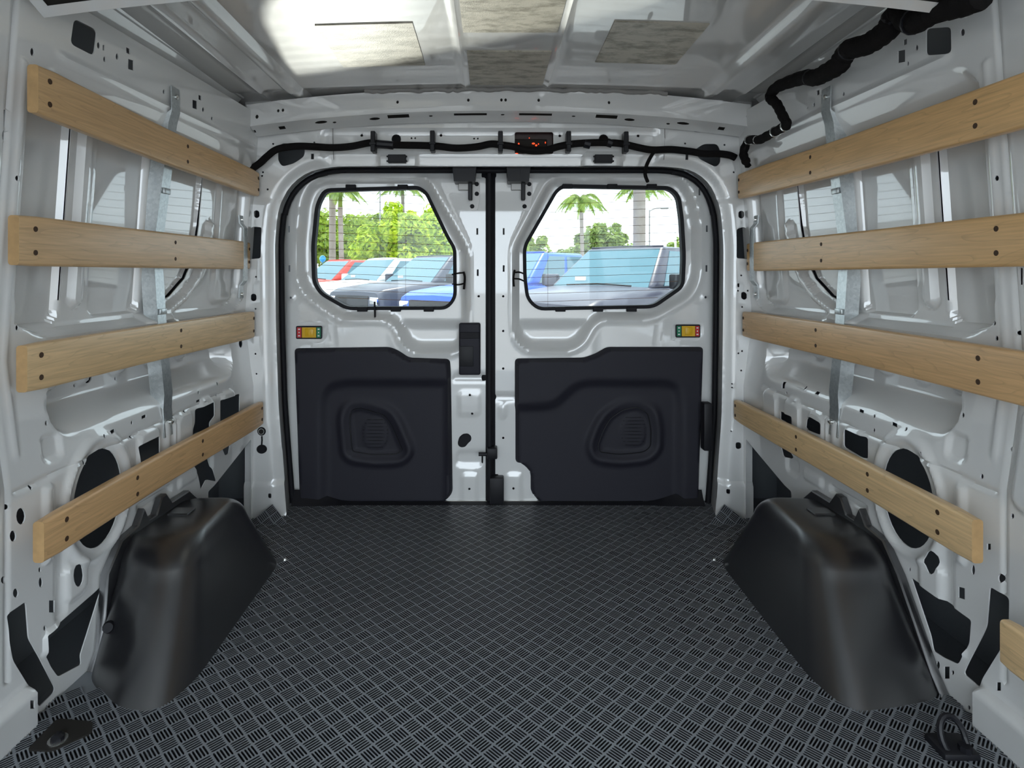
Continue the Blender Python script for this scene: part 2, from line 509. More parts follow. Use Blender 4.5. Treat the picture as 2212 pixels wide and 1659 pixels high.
OVAL = (1.233, 0.334, 0.070, 0.099)
BRACE = [(1.745, 0.93), (1.728, 0.845), (1.69, 0.778), (1.63, 0.728), (1.55, 0.692), (1.45, 0.682)]
SEAM = [(1.698, 1.10), (1.694, 0.93), (1.682, 0.845), (1.640, 0.780), (1.575, 0.735), (1.53, 0.722)]
def line_sdf(u, v, pts):
    d = np.full(u.shape, 9.0)
    for a, b in zip(pts, pts[1:]): d = np.minimum(d, seg_sdf(u, v, a, b))
    return d
def wall_h(u, v):
    u = np.asarray(u, float); v = np.asarray(v, float)
    h = np.zeros_like(u)
    # tall bay between the roof rail and the belt line, skin panel set back
    s1 = box_sdf(u, v, 1.052, 1.925, 0.672, 1.188, 0.085)
    top = 0.034 * sm((1.188 - v) / 0.095)
    h -= np.where(v > 1.09, top, 0.034) * sm(-s1 / 0.020)
    # panels inside the bay, one step deeper
    inb = sm((1.13 - v) / 0.04)
    for (a, b, v0, r) in ((1.055, 1.198, 0.692, 0.030), (1.276, 1.452, 0.699, 0.030)):
        d = box_sdf(u, v, a, b, v0, 1.30, r)
        h -= 0.013 * sm(-d / 0.0065) * inb
    third = [(1.505, 1.30), (1.505, 0.725), (1.53, 0.720), (1.575, 0.733), (1.640, 0.778), (1.683, 0.843), (1.695, 0.93), (1.699, 1.30)]
    h -= 0.013 * sm(-sdf(third, u, v) / 0.0065) * inb
    # upright swages on the posts between the panels
    for uu in (1.238, 1.480):
        d = seg_sdf(u, v, (uu, 0.740), (uu, 1.30)) - 0.010
        h += 0.011 * sm(1 - d / 0.009) * inb
    # curved brace
    d = line_sdf(u, v, BRACE) - 0.006
    h += 0.016 * sm(1 - d / 0.014) * inb
    # flat rear portion beside the pillar
    d = box_sdf(u, v, 1.775, 1.90, 0.70, 1.12, 0.03)
    h += 0.010 * sm(-d / 0.012)
    # shelf above the wheel arch
    s2 = box_sdf(u, v, 1.118, 1.835, 0.468, 0.618, 0.074)
    depth = 0.060 * sm((v - 0.471) / 0.070)
    h -= np.where(s2 < 0, depth, 0) * sm(-s2 / 0.018)
    # bosses at the back of the shelf
    for cu in (1.19, 1.29, 1.40, 1.53, 1.66):
        d = box_sdf(u, v, cu - 0.026, cu + 0.026, 0.555, 0.66, 0.02)
        h += 0.016 * sm(-d / 0.012) * (v < 0.64)
    # lower panel: long swage line, oval rim, raised window frames, beads
    d = seg_sdf(u, v, (1.03, 0.419), (1.83, 0.449)) - 0.001
    h -= 0.004 * sm(1 - d / 0.005)
    e = np.hypot((u - OVAL[0]) / (OVAL[2] + 0.020), (v - OVAL[1]) / (OVAL[3] + 0.020))
    h += 0.008 * sm(1 - np.abs(e - 1.02) / 0.17) * sm((v - 0.20) / 0.03)
    for (cu, cv, hu, hv, amp) in ((1.118, 0.470, 0.026, 0.028, -0.007), (1.395, 0.388, 0.042, 0.050, 0.008), (1.545, 0.385, 0.040, 0.052, 0.007), (1.655, 0.392, 0.040, 0.062, 0.008), (1.775, 0.385, 0.042, 0.068, 0.007),
                                  (1.100, 0.335, 0.014, 0.075, 0.006), (1.132, 0.250, 0.016, 0.110, -0.006), (1.470, 0.395, 0.014, 0.045, 0.006), (1.500, 0.395, 0.010, 0.040, 0.006),
                                  (1.425, 0.262, 0.070, 0.013, -0.008), (1.56, 0.262, 0.045, 0.018, 0.006), (1.66, 0.265, 0.035, 0.030, -0.006),
                                  (1.110, 0.118, 0.022, 0.026, 0.008), (1.168, 0.200, 0.034, 0.040, 0.006)):
        d = box_sdf(u, v, cu - hu, cu + hu, cv - hv, cv + hv, min(hu, hv) * 0.7)
        h += amp * sm(-d / 0.009)
    # roof rail band: edge roll at its foot
    d = np.abs(v - 1.196)
    h += 0.006 * sm(1 - d / 0.012) * sm((u - 1.10) / 0.03) * (u < 1.93)
    # front post: upright beads, foot block
    for uu in (1.040,):
        d = np.abs(u - uu)
        h += 0.0035 * sm(1 - d / 0.010) * sm((v - 0.46) / 0.03) * (v < 1.16)
    h -= 0.004 * sm(1 - np.abs(u - 1.013) / 0.0045) * (v > 0.10)
    d = box_sdf(u, v, 0.935, 1.000, 0.40, 0.585, 0.03)
    h += 0.012 * sm(-d / 0.015)
    d = box_sdf(u, v, 0.90, 1.060, -0.2, 0.075, 0.012)
    h += 0.022 * sm(-d / 0.010)
    return h

def H(s, shapes):
    """px shapes -> wall (u, v) loops"""
    out = []
    for sh in shapes:
        out.append([wall_uv(s, x, y) for x, y in sh])
    return out

LEFT_HOLES = [round_poly([(160, 40), (210, 65), (203, 121), (152, 95)], 12), ell(213, 98, 3.5, 7), rect(224, 103, 2, 6), ell(226, 128, 3, 6), ell(253, 122, 3, 7),
    rect(277, 110, 4, 6, .5), rect(283, 140, 6, 11, .3), ell(354, 198, 2.4, 5), rect(421, 226, 5, 9, .3), rect(432, 211, 3, 5, .4), ell(439, 237, 2.4, 5), ell(458, 256, 2, 4),
    ell(70, 112, 4.5, 9), rect(11, 255, 3, 18), ell(9, 293, 4.5, 12), ell(34, 385, 3.2, 6), ell(37, 708, 3.5, 6),
    ell(247, 814, 10, 14), rect(177, 824, 2.2, 6), ell(174, 836, 3, 5), ell(222, 833, 2, 3.5), ell(305, 818, 2, 4), ell(118, 856, 13, 17), ell(153, 854, 2, 4), ell(100, 914, 3, 5.5),
    rect(242, 932, 6, 3.6, -.45), rect(311, 900, 5, 3.4, -.45), ell(218, 942, 2.3, 4.5), ell(285, 913, 2.3, 4.5), ell(285, 943, 2.3, 4.5), rect(428, 866, 4, 2.6, -.4), ell(429, 848, 1.8, 4), ell(374, 900, 2, 4),
    ell(400, 888, 2, 4), ell(470, 829, 1.6, 4), ell(470, 852, 1.6, 4), ell(421, 763, 6, 8), ell(385, 772, 1.7, 5), ell(520, 742, 4, 9),
    round_poly([(296, 962), (339, 941), (339, 990), (299, 1012)], 6), round_poly([(421, 885), (457, 868), (458, 898), (447, 912), (447, 925), (414, 940), (421, 912)], 4),
    round_poly([(476, 864), (518, 850), (517, 905), (476, 925)], 4), round_poly([(418, 1002), (452, 985), (462, 1020), (468, 1040), (445, 1036), (434, 1058), (428, 1028)], 4),
    round_poly([(480, 968), (497, 958), (494, 980), (486, 984)], 3),
    ell(45, 1115, 10, 18), ell(16, 1095, 3.4, 6), ell(28, 1158, 7, 12), ell(67, 1053, 3, 6), ell(80, 1177, 3, 6), ell(163, 1243, 11, 25), ell(86, 1231, 3, 6), ell(88, 1258, 4.4, 11),
    ell(34, 1281, 6, 10), rect(112, 1310, 6, 13), ell(97, 1357, 3, 6), rect(181, 999, 2.5, 5),
    ell(8, 1253, 6, 8),
    round_poly([(17, 1326), (56, 1299), (62, 1379), (84, 1418), (119, 1486), (116, 1497), (84, 1528), (76, 1505), (28, 1427), (21, 1390)], 8),
    round_poly([(97, 1373), (206, 1278), (222, 1262), (174, 1415), (176, 1435), (125, 1462), (110, 1441), (98, 1415)], 6),
    rect(43, 1522, 5, 9), ell(112, 1560, 3, 6), rect(58, 1648, 5, 6)]
RIGHT_HOLES = [round_poly([(2000, 62), (2054, 58), (2055, 116), (2000, 120)], 10), ell(1980, 103, 3.3, 6.5), rect(1955, 91, 4, 6, -.4), rect(1947, 122, 8, 13, -.2), ell(1961, 137, 2.4, 5),
    rect(1779, 214, 5.5, 10, -.2), rect(1767, 200, 3, 5, -.4), ell(1758, 226, 2.2, 5), ell(1744, 233, 1.4, 2.5), ell(1822, 203, 2.3, 4.5), ell(2079, 70, 5, 8),
    ell(2154, 385, 3.6, 6), ell(2148, 698, 3.5, 5), ell(2153, 731, 3.5, 5.4), ell(2199, 719, 4, 5), rect(2206, 597, 3, 18), ell(1735, 757, 6, 6), ell(2054, 846, 14, 14), ell(1999, 826, 2.2, 4), ell(1947, 821, 1.6, 3),
    rect(1692, 832, 3, 7), ell(1699, 849, 1.6, 3), ell(1735, 838, 1.8, 4), rect(1762, 849, 4, 3, .4), ell(1793, 861, 1.8, 4), rect(1802, 865, 5, 3, .4), ell(1793, 888, 2, 4),
    rect(1860, 888, 5, 3.2, .45), ell(1888, 899, 2.4, 4), ell(1888, 929, 2.4, 4), rect(1932, 917, 6, 4, .45), ell(1958, 927, 2.5, 4.5), ell(2080, 897, 3.3, 5.5), ell(2183, 971, 3.5, 6), ell(2121, 1029, 3.5, 5.5), ell(2187, 1115, 3.5, 6),
    round_poly([(1743, 903), (1754, 900), (1778, 914), (1778, 940), (1740, 925)], 5), round_poly([(1830, 926), (1875, 946), (1875, 992), (1830, 965)], 6),
    round_poly([(1686, 888), (1716, 900), (1716, 918), (1686, 906)], 3), round_poly([(1686, 960), (1710, 978), (1708, 992), (1692, 986)], 5),
    rect(1996, 981, 2.5, 5), ell(2018, 1215, 12, 26), ell(2104, 1203, 3, 5), ell(2102, 1231, 4, 11), ell(2162, 1249, 6, 10), rect(2136, 1181, 4, 6.5), ell(2112, 1150, 2.6, 5),
    ell(1965, 1230, 2.2, 4.5),
    round_poly([(2138, 1267), (2180, 1292), (2179, 1351), (2169, 1390), (2122, 1466), (2116, 1485), (2081, 1455), (2091, 1432), (2124, 1368), (2131, 1351)], 8),
    round_poly([(1968, 1247), (2098, 1340), (2094, 1390), (2070, 1435), (2040, 1421), (2016, 1406), (2010, 1373)], 6),
    rect(2077, 1281, 7, 12, .3), rect(2045, 1453, 6, 13), ell(2026, 1437, 4, 9), ell(2058, 1453, 3, 5), rect(2157, 1483, 5, 9), ell(2093, 1529, 3, 5), rect(2144, 1614, 5, 5)]

def build_wall(s, name, px_holes):
    holes = H(s, px_holes)
    holes.append(ell(OVAL[0], OVAL[1], OVAL[2], OVAL[3], 36))
    holes.append(round_poly([(1.665, -0.02), (1.665, 0.190), (1.70, 0.195), (1.93, 0.262), (1.93, -0.02)], 0.006))
    # slit where the skin panel sits behind the post: a real open gap
    holes.append([(1.1965, 0.74), (1.2005, 0.74), (1.2005, 1.11), (1.1965, 1.11)])
    a_ = [(p[0] - 0.0018, p[1] + 0.0012) for p in SEAM]; b_ = [(p[0] + 0.0022, p[1] - 0.0012) for p in SEAM]
    holes.append(a_ + b_[::-1])
    outline = [(0.90, -0.03), (1.97, -0.03), (1.97, 1.305), (0.90, 1.305)]
    geo = sheet(outline, [h for h in holes], 0.0054, wall_h, wall_map(s), lip=0.0022)
    # plain body side ahead of the bay, towards the cab
    a = [wall_map(s)(np.array([0.90]), np.array([z]), wall_h(np.array([0.90]), np.array([z])))[0] for z in np.linspace(-0.03, 1.305, 90)]
    b = [Vector((p[0], -0.75, p[2])) for p in a]
    geo = join(geo, loft([[Vector(p) for p in a], b], closed=False, cap=False))
    o = struct(mesh(name, geo, M['paint'], smooth=40))
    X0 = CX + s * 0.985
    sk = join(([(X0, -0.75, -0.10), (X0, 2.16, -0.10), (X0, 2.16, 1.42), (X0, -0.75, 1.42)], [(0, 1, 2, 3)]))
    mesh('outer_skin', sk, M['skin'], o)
    return o
wall_left = build_wall(-1, 'wall_left', LEFT_HOLES)
wall_right = build_wall(1, 'wall_right', RIGHT_HOLES)
wall_left['label'] = 'white pressed-steel van side with holes, left of the rear doors'
wall_right['label'] = 'white pressed-steel van side with holes, right of the rear doors'

# ------------------------------------------------------------------ floor
fl = struct(mesh('floor', box((CX - 1.0, -0.75, -0.06), (CX + 1.0, 2.16, -0.001)), M['skin'], smooth=0), 'steel cargo floor under the rubber mat')

# body side ends where the cab begins, behind the camera: the cab is open glass and open doors
def plain(name, geos, label, m='paint'):
    return struct(mesh(name, join(*geos), M[m], smooth=0), label)
plain('wall_front', [box((CX - 1.0, -0.77, -0.06), (CX - 0.80, -0.745, 1.45)), box((CX + 0.80, -0.77, -0.06), (CX + 1.0, -0.745, 1.45)), box((CX - 1.0, -0.77, 1.30), (CX + 1.0, -0.745, 1.45))], 'front posts of the cargo bay behind the camera')

# ------------------------------------------------------------------ roof
def camber(X): return -0.026 * ((np.asarray(X, float) - CX) / 0.80) ** 2
def roof_h(a, b):
    h = np.zeros_like(a)
    for x0, wdt, amp in ((-0.078, 0.012, 0.007), (0.172, 0.012, 0.007), (-0.60, 0.030, 0.014), (0.675, 0.030, 0.014), (-0.70, 0.012, 0.008), (0.77, 0.012, 0.008)):
        h += amp * sm(1 - (np.abs(a - x0) - wdt * 0.5) / (wdt * 0.35))
    h -= 0.006 * sm((b - 1.82) / 0.05)
    return h
def roof_map(a, b, h):
    a = np.asarray(a, float); b = np.asarray(b, float)
    return np.stack([a, b, ZC + camber(a) + 0.012 * sm((1.9 - b) / 1.2) - h], axis=-1)
ceil_geo = sheet([(CX - 0.83, 0.9), (CX + 0.83, 0.9), (CX + 0.83, 2.16), (CX - 0.83, 2.16)], [], 0.012, roof_h, roof_map)
xs = np.linspace(CX - 0.83, CX + 0.83, 24)
r0 = [Vector(p) for p in roof_map(xs, np.full(24, 0.9), roof_h(xs, np.full(24, 0.9)))]
ceil_geo = join(ceil_geo, loft([r0, [Vector((p.x, -0.75, p.z)) for p in r0]], closed=False, cap=False))
# outboard gutters join the roof panel to the body sides
for s in (-1, 1):
    p0 = roof_map(np.array([CX + s * 0.83]), np.array([1.0]), np.array([0.0]))[0]
    ceil_geo = join(ceil_geo, ([(p0[0], -0.75, p0[2]), (p0[0], 2.16, p0[2]), (CX + s * 1.0, 2.16, p0[2] + 0.03), (CX + s * 1.0, -0.75, p0[2] + 0.03)], [(0, 1, 2, 3)]))
ceiling = struct(mesh('ceiling', ceil_geo, M['roof_paint'], smooth=40), 'ribbed white steel roof panel of the van')

# roof side rails with their bright lower flange
for s in (-1, 1):
    rr = []
    for y in np.linspace(-0.6, 1.90, 14):
        wx = abs(float(wallX(s, max(y, 0.9), 1.304)) - CX)
        prof = [(wx + 0.004, 1.300), (wx + 0.004, 1.306), (wx + 0.012, 1.312), (0.828, 1.316), (0.836, 1.317), (0.812, 1.344), (0.806, 1.345), (0.800, 1.352), (0.800, 1.38)]
        rr.append([Vector((CX + s * x, y, z)) for x, z in prof])
    rail = struct(mesh('trim_1' if s < 0 else 'trim_2', loft(rr, closed=False, cap=False), M['paint'], smooth=30),
                  'white roof side rail along the %s van side' % ('left' if s < 0 else 'right'))

# roof bows (rear header bow and the next one forward)
def bow(name, Y0, dz, holes, label):
    # cross section runs: s=0 top front edge, 0.075 bottom front edge, 0.125 back of the lower flange
    def mp(a, b, h):
        a = np.asarray(a, float); b = np.asarray(b, float)
        cz = -0.052 * (np.abs(a - CX) / 0.80) ** 2.2 + dz
        t = np.clip(b / 0.055, 0, 1); q = np.clip((b - 0.055) / 0.05, 0, 1)
        Y = Y0 + 0.006 * t + 0.050 * q - h
        Z = ZC + 0.003 + cz - 0.068 * t - 0.022 * q
        return np.stack([a, Y, Z], axis=-1)
    def hf(a, b):
        return 0.004 * sm(1 - np.abs(b - 0.060) / 0.010)
    g = sheet([(CX - 0.79, 0), (CX + 0.79, 0), (CX + 0.79, 0.105), (CX - 0.79, 0.105)], holes, 0.0085, hf, mp, lip=0.002)
    o = mesh(name, g, M['paint'], ceiling, smooth=30, label=label)
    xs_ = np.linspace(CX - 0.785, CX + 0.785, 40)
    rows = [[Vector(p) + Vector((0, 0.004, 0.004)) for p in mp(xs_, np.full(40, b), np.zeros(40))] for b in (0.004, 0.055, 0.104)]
    mesh('bow_hole_shade', loft(rows, closed=False, cap=False), M['dark'], o)  # dark sheet added behind the bow so its holes look shaded
    return o
def bx(px): return (px - VX) * 1.90 / F
bow_holes = [ell(bx(558), 0.033, .005, .005), ell(bx(604), 0.025, .004, .004), ell(bx(614), 0.025, .004, .004), ell(bx(860), 0.028, .004, .004), ell(bx(1012), 0.028, .004, .004), ell(bx(1083), 0.028, .004, .004), ell(bx(1092), 0.028, .004, .004),
    ell(bx(1163), 0.028, .004, .004), ell(bx(1314), 0.028, .004, .004), ell(bx(1618), 0.03, .004, .004), ell(bx(1610), 0.03, .003, .003),
    rect(bx(1016), 0.070, .052, .0045), rect(bx(1157), 0.070, .052, .0045), rect(bx(860), 0.070, .034, .007), rect(bx(1311), 0.070, .034, .007), ell(bx(808), 0.075, .017, .006), ell(bx(1362), 0.077, .017, .006),
    rect(bx(528), 0.078, .030, .006), rect(bx(606), 0.078, .010, .007), ell(bx(692), 0.072, .02, .006), rect(bx(1635), 0.078, .026, .006), rect(bx(1562), 0.078, .010, .007), ell(bx(1478), 0.074, .02, .006),
    ell(bx(1086), 0.072, .006, .003), ell(bx(930), 0.074, .006, .003), ell(bx(1240), 0.074, .006, .003), ell(bx(1447), 0.082, .006, .004), ell(bx(720), 0.078, .006, .004)]
bow('roof_bow', 1.885, 0.0, bow_holes, 'white curved roof bow above the rear doors')
bow('roof_bow', 0.975, 0.0, [rect(-0.70, 0.075, .045, .010), rect(0.75, 0.075, .045, .010)], 'white roof bow nearest the camera')
# sealer bead squeezed out along the rear bow
pts = []
for i, px in enumerate(range(790, 1440, 9)):
    X = bx(px)
    pts.append(Vector((X, 1.884, ZC + float(camber(X)) + 0.003 - 0.006 * abs(math.sin(i * 0.37)) * random.uniform(0.3, 1.2))))
mesh('sealer_bead', tube(smooth_path(pts, 3), 0.0075, 8), M['sealer'], ceiling, label='lumpy grey sealer bead along the roof bow')

# ------------------------------------------------------------------ rear frame: header and pillars round the doors
APT0 = [(616, 1112), (598, 880), (592, 700), (590, 520), (597, 450), (618, 402), (660, 368), (720, 357), (1440, 357), (1500, 364), (1540, 395), (1560, 445), (1567, 520), (1566, 700), (1563, 900), (1548, 1112)]
APT = [APT0[0]] + round_poly(APT0, 26, 3)[4:-4] + [APT0[-1]]
OUT = [(500, 1150), (500, 205), (1660, 205), (1660, 1150), (1548, 1150)]
frame_outline = [(530, 1160), (530, 195), (1624, 195), (1624, 1160)] + [(1548, 1160)] + APT[::-1] + [(616, 1160)]
header_holes = [ell(780, 291, 3, 3), ell(855, 299, 10.5, 10.5), ell(952, 291, 3, 3), ell(888, 297, 2, 2), ell(896, 297, 2, 2), ell(1024, 298, 2, 2), ell(1032, 298, 2, 2), ell(1210, 292, 3, 3), ell(1305, 299, 10.5, 10.5), ell(1380, 292, 3, 3),
    round_poly([(601, 322), (607, 310), (640, 309), (659, 322), (657, 338), (635, 353), (610, 360), (601, 348)], 7), round_poly([(1500, 324), (1520, 311), (1549, 311), (1556, 325), (1556, 352), (1546, 361), (1510, 343)], 7),
    round_poly([(1112, 284), (1196, 284), (1196, 331), (1112, 331)], 5), ell(590, 311, 2.2, 2.2), ell(679, 308, 2.2, 2.2), rect(675, 338, 3, 6), ell(1480, 310, 2.2, 2.2), ell(1565, 313, 2.2, 2.2), rect(1484, 339, 3, 6),
    ell(649, 281, 11, 1.6), ell(1510, 284, 11, 1.6), rect(527, 300, 2, 6), ell(568, 372, 2.2, 2.2), ell(566, 380, 2.2, 2.2), ell(578, 409, 2.2, 2.2), ell(1585, 372, 2.2, 2.2),
    round_poly([(541, 330), (550, 324), (552, 352), (540, 362)], 3),
    # left pillar
    round_poly([(549, 457), (555, 454), (561, 457), (562, 468), (556, 472), (550, 469)], 4), round_poly([(532, 506), (546, 490), (566, 491), (564, 558), (530, 561)], 5), round_poly([(543, 636), (549, 634), (555, 637), (555, 648), (549, 651), (543, 648)], 4),
    ell(554, 598, 2, 2), ell(553, 667, 2, 2), ell(553, 764, 2, 2), ell(555, 807, 2, 2), ell(565, 880, 2, 2), round_poly([(582, 1063), (589, 1063), (589, 1073), (582, 1073)], 3),
    # right pillar
    round_poly([(1594, 458), (1600, 455), (1606, 458), (1607, 468), (1601, 473), (1594, 470)], 4), round_poly([(1590, 495), (1606, 490), (1620, 502), (1622, 560), (1590, 558)], 5), round_poly([(1600, 632), (1606, 630), (1612, 634), (1612, 645), (1606, 648), (1600, 644)], 4),
    ell(1600, 595, 2, 2), rect(1594, 616, 2, 4), ell(1593, 628, 2, 2), ell(1614, 628, 2, 2), ell(1602, 663, 2, 2), ell(1602, 758, 2, 2), ell(1594, 763, 2, 2), ell(1600, 800, 2, 2), ell(1581, 829, 1.6, 1.6), ell(1581, 837, 1.6, 1.6), ell(1602, 866, 1.6, 1.6), ell(1602, 873, 1.6, 1.6),
    ell(1579, 931, 1.6, 1.6), round_poly([(1588, 956), (1594, 954), (1600, 957), (1600, 967), (1594, 970), (1588, 967)], 4), round_poly([(1567, 1054), (1574, 1054), (1574, 1064), (1567, 1064)], 3)]
def frame_map(a, b, h):
    a = np.asarray(a, float); b = np.asarray(b, float)
    return np.stack([(a - VX) * YP / F, np.full_like(a, YP) - h, CH - (b - VY) * YP / F], axis=-1)
apt_poly = APT
def frame_h(a, b):
    h = np.zeros_like(a)
    d = sdf(apt_poly, a, b)
    h += -0.020 * sm(1 - np.abs(d) / 22)          # edge rolls away into the door opening
    h += 0.012 * sm((a - 560) / 30) * 0
    # header: shallow pressed field with two raised pockets for the lamp plugs
    d = box_sdf(a, b, 690, 1428, 276, 352, 18)
    h -= 0.010 * sm(-d / 10)
    for cx in (859, 1302):
        d = box_sdf(a, b, cx - 46, cx + 46, 326, 372, 14)
        h += 0.012 * sm(-d / 10)
    # step line across each pillar
    h += 0.004 * sm((b - 432) / 3) * ((a < 605) | (a > 1550))
    h += 0.008 * sm((b - (1040 if True else 0)) / 6) * ((a < 625) | (a > 1540))
    return h
frame_geo = sheet(frame_outline, header_holes, 6.2, frame_h, frame_map, lip=0.002)
# reveal: the metal returning from the frame edge towards the door seal
ring0, ring1, ring2 = [], [], []
ap = round_poly(APT, 30, 4)[5:-5] if False else APT
apd = []
for i in range(len(ap) - 1):
    for k in range(6):
        t = k / 6
        apd.append((ap[i][0] * (1 - t) + ap[i + 1][0] * t, ap[i][1] * (1 - t) + ap[i + 1][1] * t))
apd.append(ap[-1])
for a, b in apd:
    h = float(frame_h(np.array([float(a)]), np.array([float(b)]))[0])
    p = Vector(frame_map(np.array([a]), np.array([b]), np.array([h]))[0])
    ring0.append(p); ring1.append(Vector((CX + (p.x - CX) * 1.034, YD - 0.012, 0.75 + (p.z - 0.75) * 1.034)))
frame_geo = join(frame_geo, loft([ring0, ring1], closed=False, cap=False))
wall_rear = struct(mesh('wall_rear', frame_geo, M['paint'], smooth=35), 'white rear header and pillars framing the two doors')
# outer skin behind the header and pillars keeps the cavity closed
def ringplate(Y):
    outer = [(CX - 1.0, -0.10), (CX - 1.0, 1.42), (CX + 1.0, 1.42), (CX + 1.0, -0.10)]
    b = P(0, 0, Y)
    L = ring1[len(ring1) // 4].x
    x0 = min(p.x for p in ring1) + 0.006; x1 = max(p.x for p in ring1) - 0.006; z1 = max(p.z for p in ring1) - 0.010
    g = join(box((CX - 1.0, Y, -0.10), (x0, Y + 0.004, 1.42)), box((x1, Y, -0.10), (CX + 1.0, Y + 0.004, 1.42)), box((x0, Y, z1), (x1, Y + 0.004, 1.42)), box((x0, Y, -0.10), (x1, Y + 0.004, 0.004)))
    return g
mesh('outer_skin', ringplate(2.125), M['skin'], wall_rear)
# dark rubber weather seal round the opening
seal_pts = [p + Vector((0, -0.004, 0)) for p in ring1]
c = sum(seal_pts, Vector()) / len(seal_pts)
seal_pts = [Vector((p.x + (0.010 if p.x < c.x else -0.010) * (1 if abs(p.x - c.x) > 0.6 else 0), p.y, min(p.z, 2.0) - (0.010 if p.z > 1.0 else 0))) for p in seal_pts]
struct(mesh('trim_3', tube(smooth_path(seal_pts, 2), 0.0095, 8), M['rubber'], smooth=60), 'black rubber weather seal round the rear door opening')

# ------------------------------------------------------------------ rear doors
SD = YD / F
def door_map(a, b, h):
    a = np.asarray(a, float); b = np.asarray(b, float)
    return np.stack([(a - VX) * SD, np.full_like(a, YD) - h, CH - (b - VY) * SD], axis=-1)
def dpt(a, b, d=0.0): return Vector(((a - VX) * SD, YD - d, CH - (b - VY) * SD))

WIN_L = [(677, 440), (695, 405), (903, 399), (922, 412), (971, 513), (985, 535), (986, 645), (966, 670), (745, 671), (686, 637), (670, 610), (668, 531)]
WIN_R = [(1200, 409), (1216, 396), (1453, 400), (1474, 420), (1481, 467), (1486, 553), (1483, 621), (1417, 667), (1162, 672), (1137, 648), (1131, 599), (1130, 531)]
REC_L = [(650, 430), (668, 394), (700, 380), (905, 379), (930, 394), (1002, 520), (1013, 545), (1013, 700), (1006, 745), (985, 762), (895, 762), (870, 745), (855, 706), (835, 692), (735, 691), (660, 640), (641, 600), (640, 530)]
REC_R = [(1205, 380), (1180, 394), (1112, 525), (1107, 545), (1107, 700), (1112, 735), (1140, 757), (1235, 757), (1262, 740), (1280, 705), (1300, 690), (1410, 689), (1495, 640), (1512, 600), (1515, 500), (1500, 420), (1475, 386), (1455, 380)]
POCK_L = [(850, 690), (1013, 690), (1013, 700), (1006, 745), (985, 762), (895, 762), (870, 745)]
POCK_R = [(1107, 690), (1285, 690), (1262, 740), (1235, 757), (1140, 757), (1112, 735), (1107, 700)]
PAN_L = round_poly([(637, 752), (843, 749), (862, 757), (884, 772), (972, 775), (975, 800), (978, 1088), (648, 1088)], 10)
PAN_L = round_poly([(637, 752), (843, 749), (862, 757), (884, 772), (972, 775), (974, 800), (978, 1062), (960, 1089), (649, 1089)], 9)
PAN_R = round_poly([(1112, 774), (1262, 772), (1286, 763), (1310, 749), (1518, 749), (1507, 1086), (1163, 1087), (1143, 1062), (1143, 1020), (1128, 1005), (1112, 999)], 9)

def door_h(side):
    rec = round_poly(REC_L if side < 0 else REC_R, 22, 3)
    win = WIN_L if side < 0 else WIN_R
    pock = POCK_L if side < 0 else POCK_R
    def f(a, b):
        h = np.zeros_like(a)
        d = sdf(rec, a, b)
        h -= 0.026 * sm(-d / 17)
        h += 0.004 * sm(1 - np.abs(d - 3) / 9)
        # handle pocket is dished a little deeper
        d2 = sdf(pock, a, b)
        h -= 0.014 * sm(-d2 / 24)
        # outer rim of the door turns back
        e = (a - 612) if side < 0 else (1546 - a)
        h -= 0.010 * sm(1 - e / 14)
        h -= 0.010 * sm(1 - (b - 376) / 10)
        # small pressed bosses
        if side < 0:
            for (x0, x1, y0, y1, amp) in ((988, 1040, 845, 900, .004), (984, 1046, 974, 1008, -.006), (996, 1032, 1020, 1090, .005), (640, 702, 700, 734, -.003)):
                h += amp * sm(-box_sdf(a, b, x0, x1, y0, y1, 10) / 5)
            h += 0.006 * sm(1 - np.hypot(a - 630, b - 643) / 9)
        else:
            for (x0, x1, y0, y1, amp) in ((1079, 1096, 870, 905, .005), (1092, 1128, 1020, 1090, .005), (1454, 1518, 698, 732, -.003)):
                h += amp * sm(-box_sdf(a, b, x0, x1, y0, y1, 10) / 5)
            h += 0.006 * sm(1 - np.hypot(a - 1523, b - 642) / 9)
        h -= 0.006 * sm(1 - np.abs(b - (816 if side < 0 else 858)) / 10) * ((a > 978) & (a < 1112))
        return h
    return f

def inset(poly, d):
    P2 = np.array(poly, float); n = len(P2); out = []
    for i in range(n):
        e0 = P2[i] - P2[i - 1]; e1 = P2[(i + 1) % n] - P2[i]
        n0 = np.array((-e0[1], e0[0])) / (np.linalg.norm(e0) + 1e-9); n1 = np.array((-e1[1], e1[0])) / (np.linalg.norm(e1) + 1e-9)
        q = n0 + n1; q /= (np.linalg.norm(q) + 1e-9)
        k = d / max(0.5, float(np.dot(q, n0)))
        out.append(P2[i] + q * k)
    if (inside(poly, np.array([out[0][0]]), np.array([out[0][1]]))[0] and d < 0) or (not inside(poly, np.array([out[0][0]]), np.array([out[0][1]]))[0] and d > 0):
        return inset(poly[::-1], d)[::-1] if not getattr(inset, 'busy', False) else [tuple(p) for p in out]
    return [tuple(p) for p in out]

def spans(poly, y):
    xs = []
    n = len(poly)
    for i in range(n):
        x0, y0 = poly[i]; x1, y1 = poly[(i + 1) % n]
        if (y0 > y) != (y1 > y): xs.append(x0 + (x1 - x0) * (y - y0) / (y1 - y0))
    return (min(xs), max(xs)) if len(xs) >= 2 else None

SLOTS_L = [(627, 414), (624, 495), (625, 580), (1031, 500), (1032, 589)]
SLOTS_R = [(1511, 415), (1527, 494), (1526, 580), (1088, 500), (1088, 580)]
DOTS_L = [(1034, 640), (629, 643), (1015, 853), (1020, 893), (1014, 1055)]
DOTS_R = [(1087, 640), (1087, 715), (1087, 796), (1523, 642), (1109, 1054), (1087, 946)]

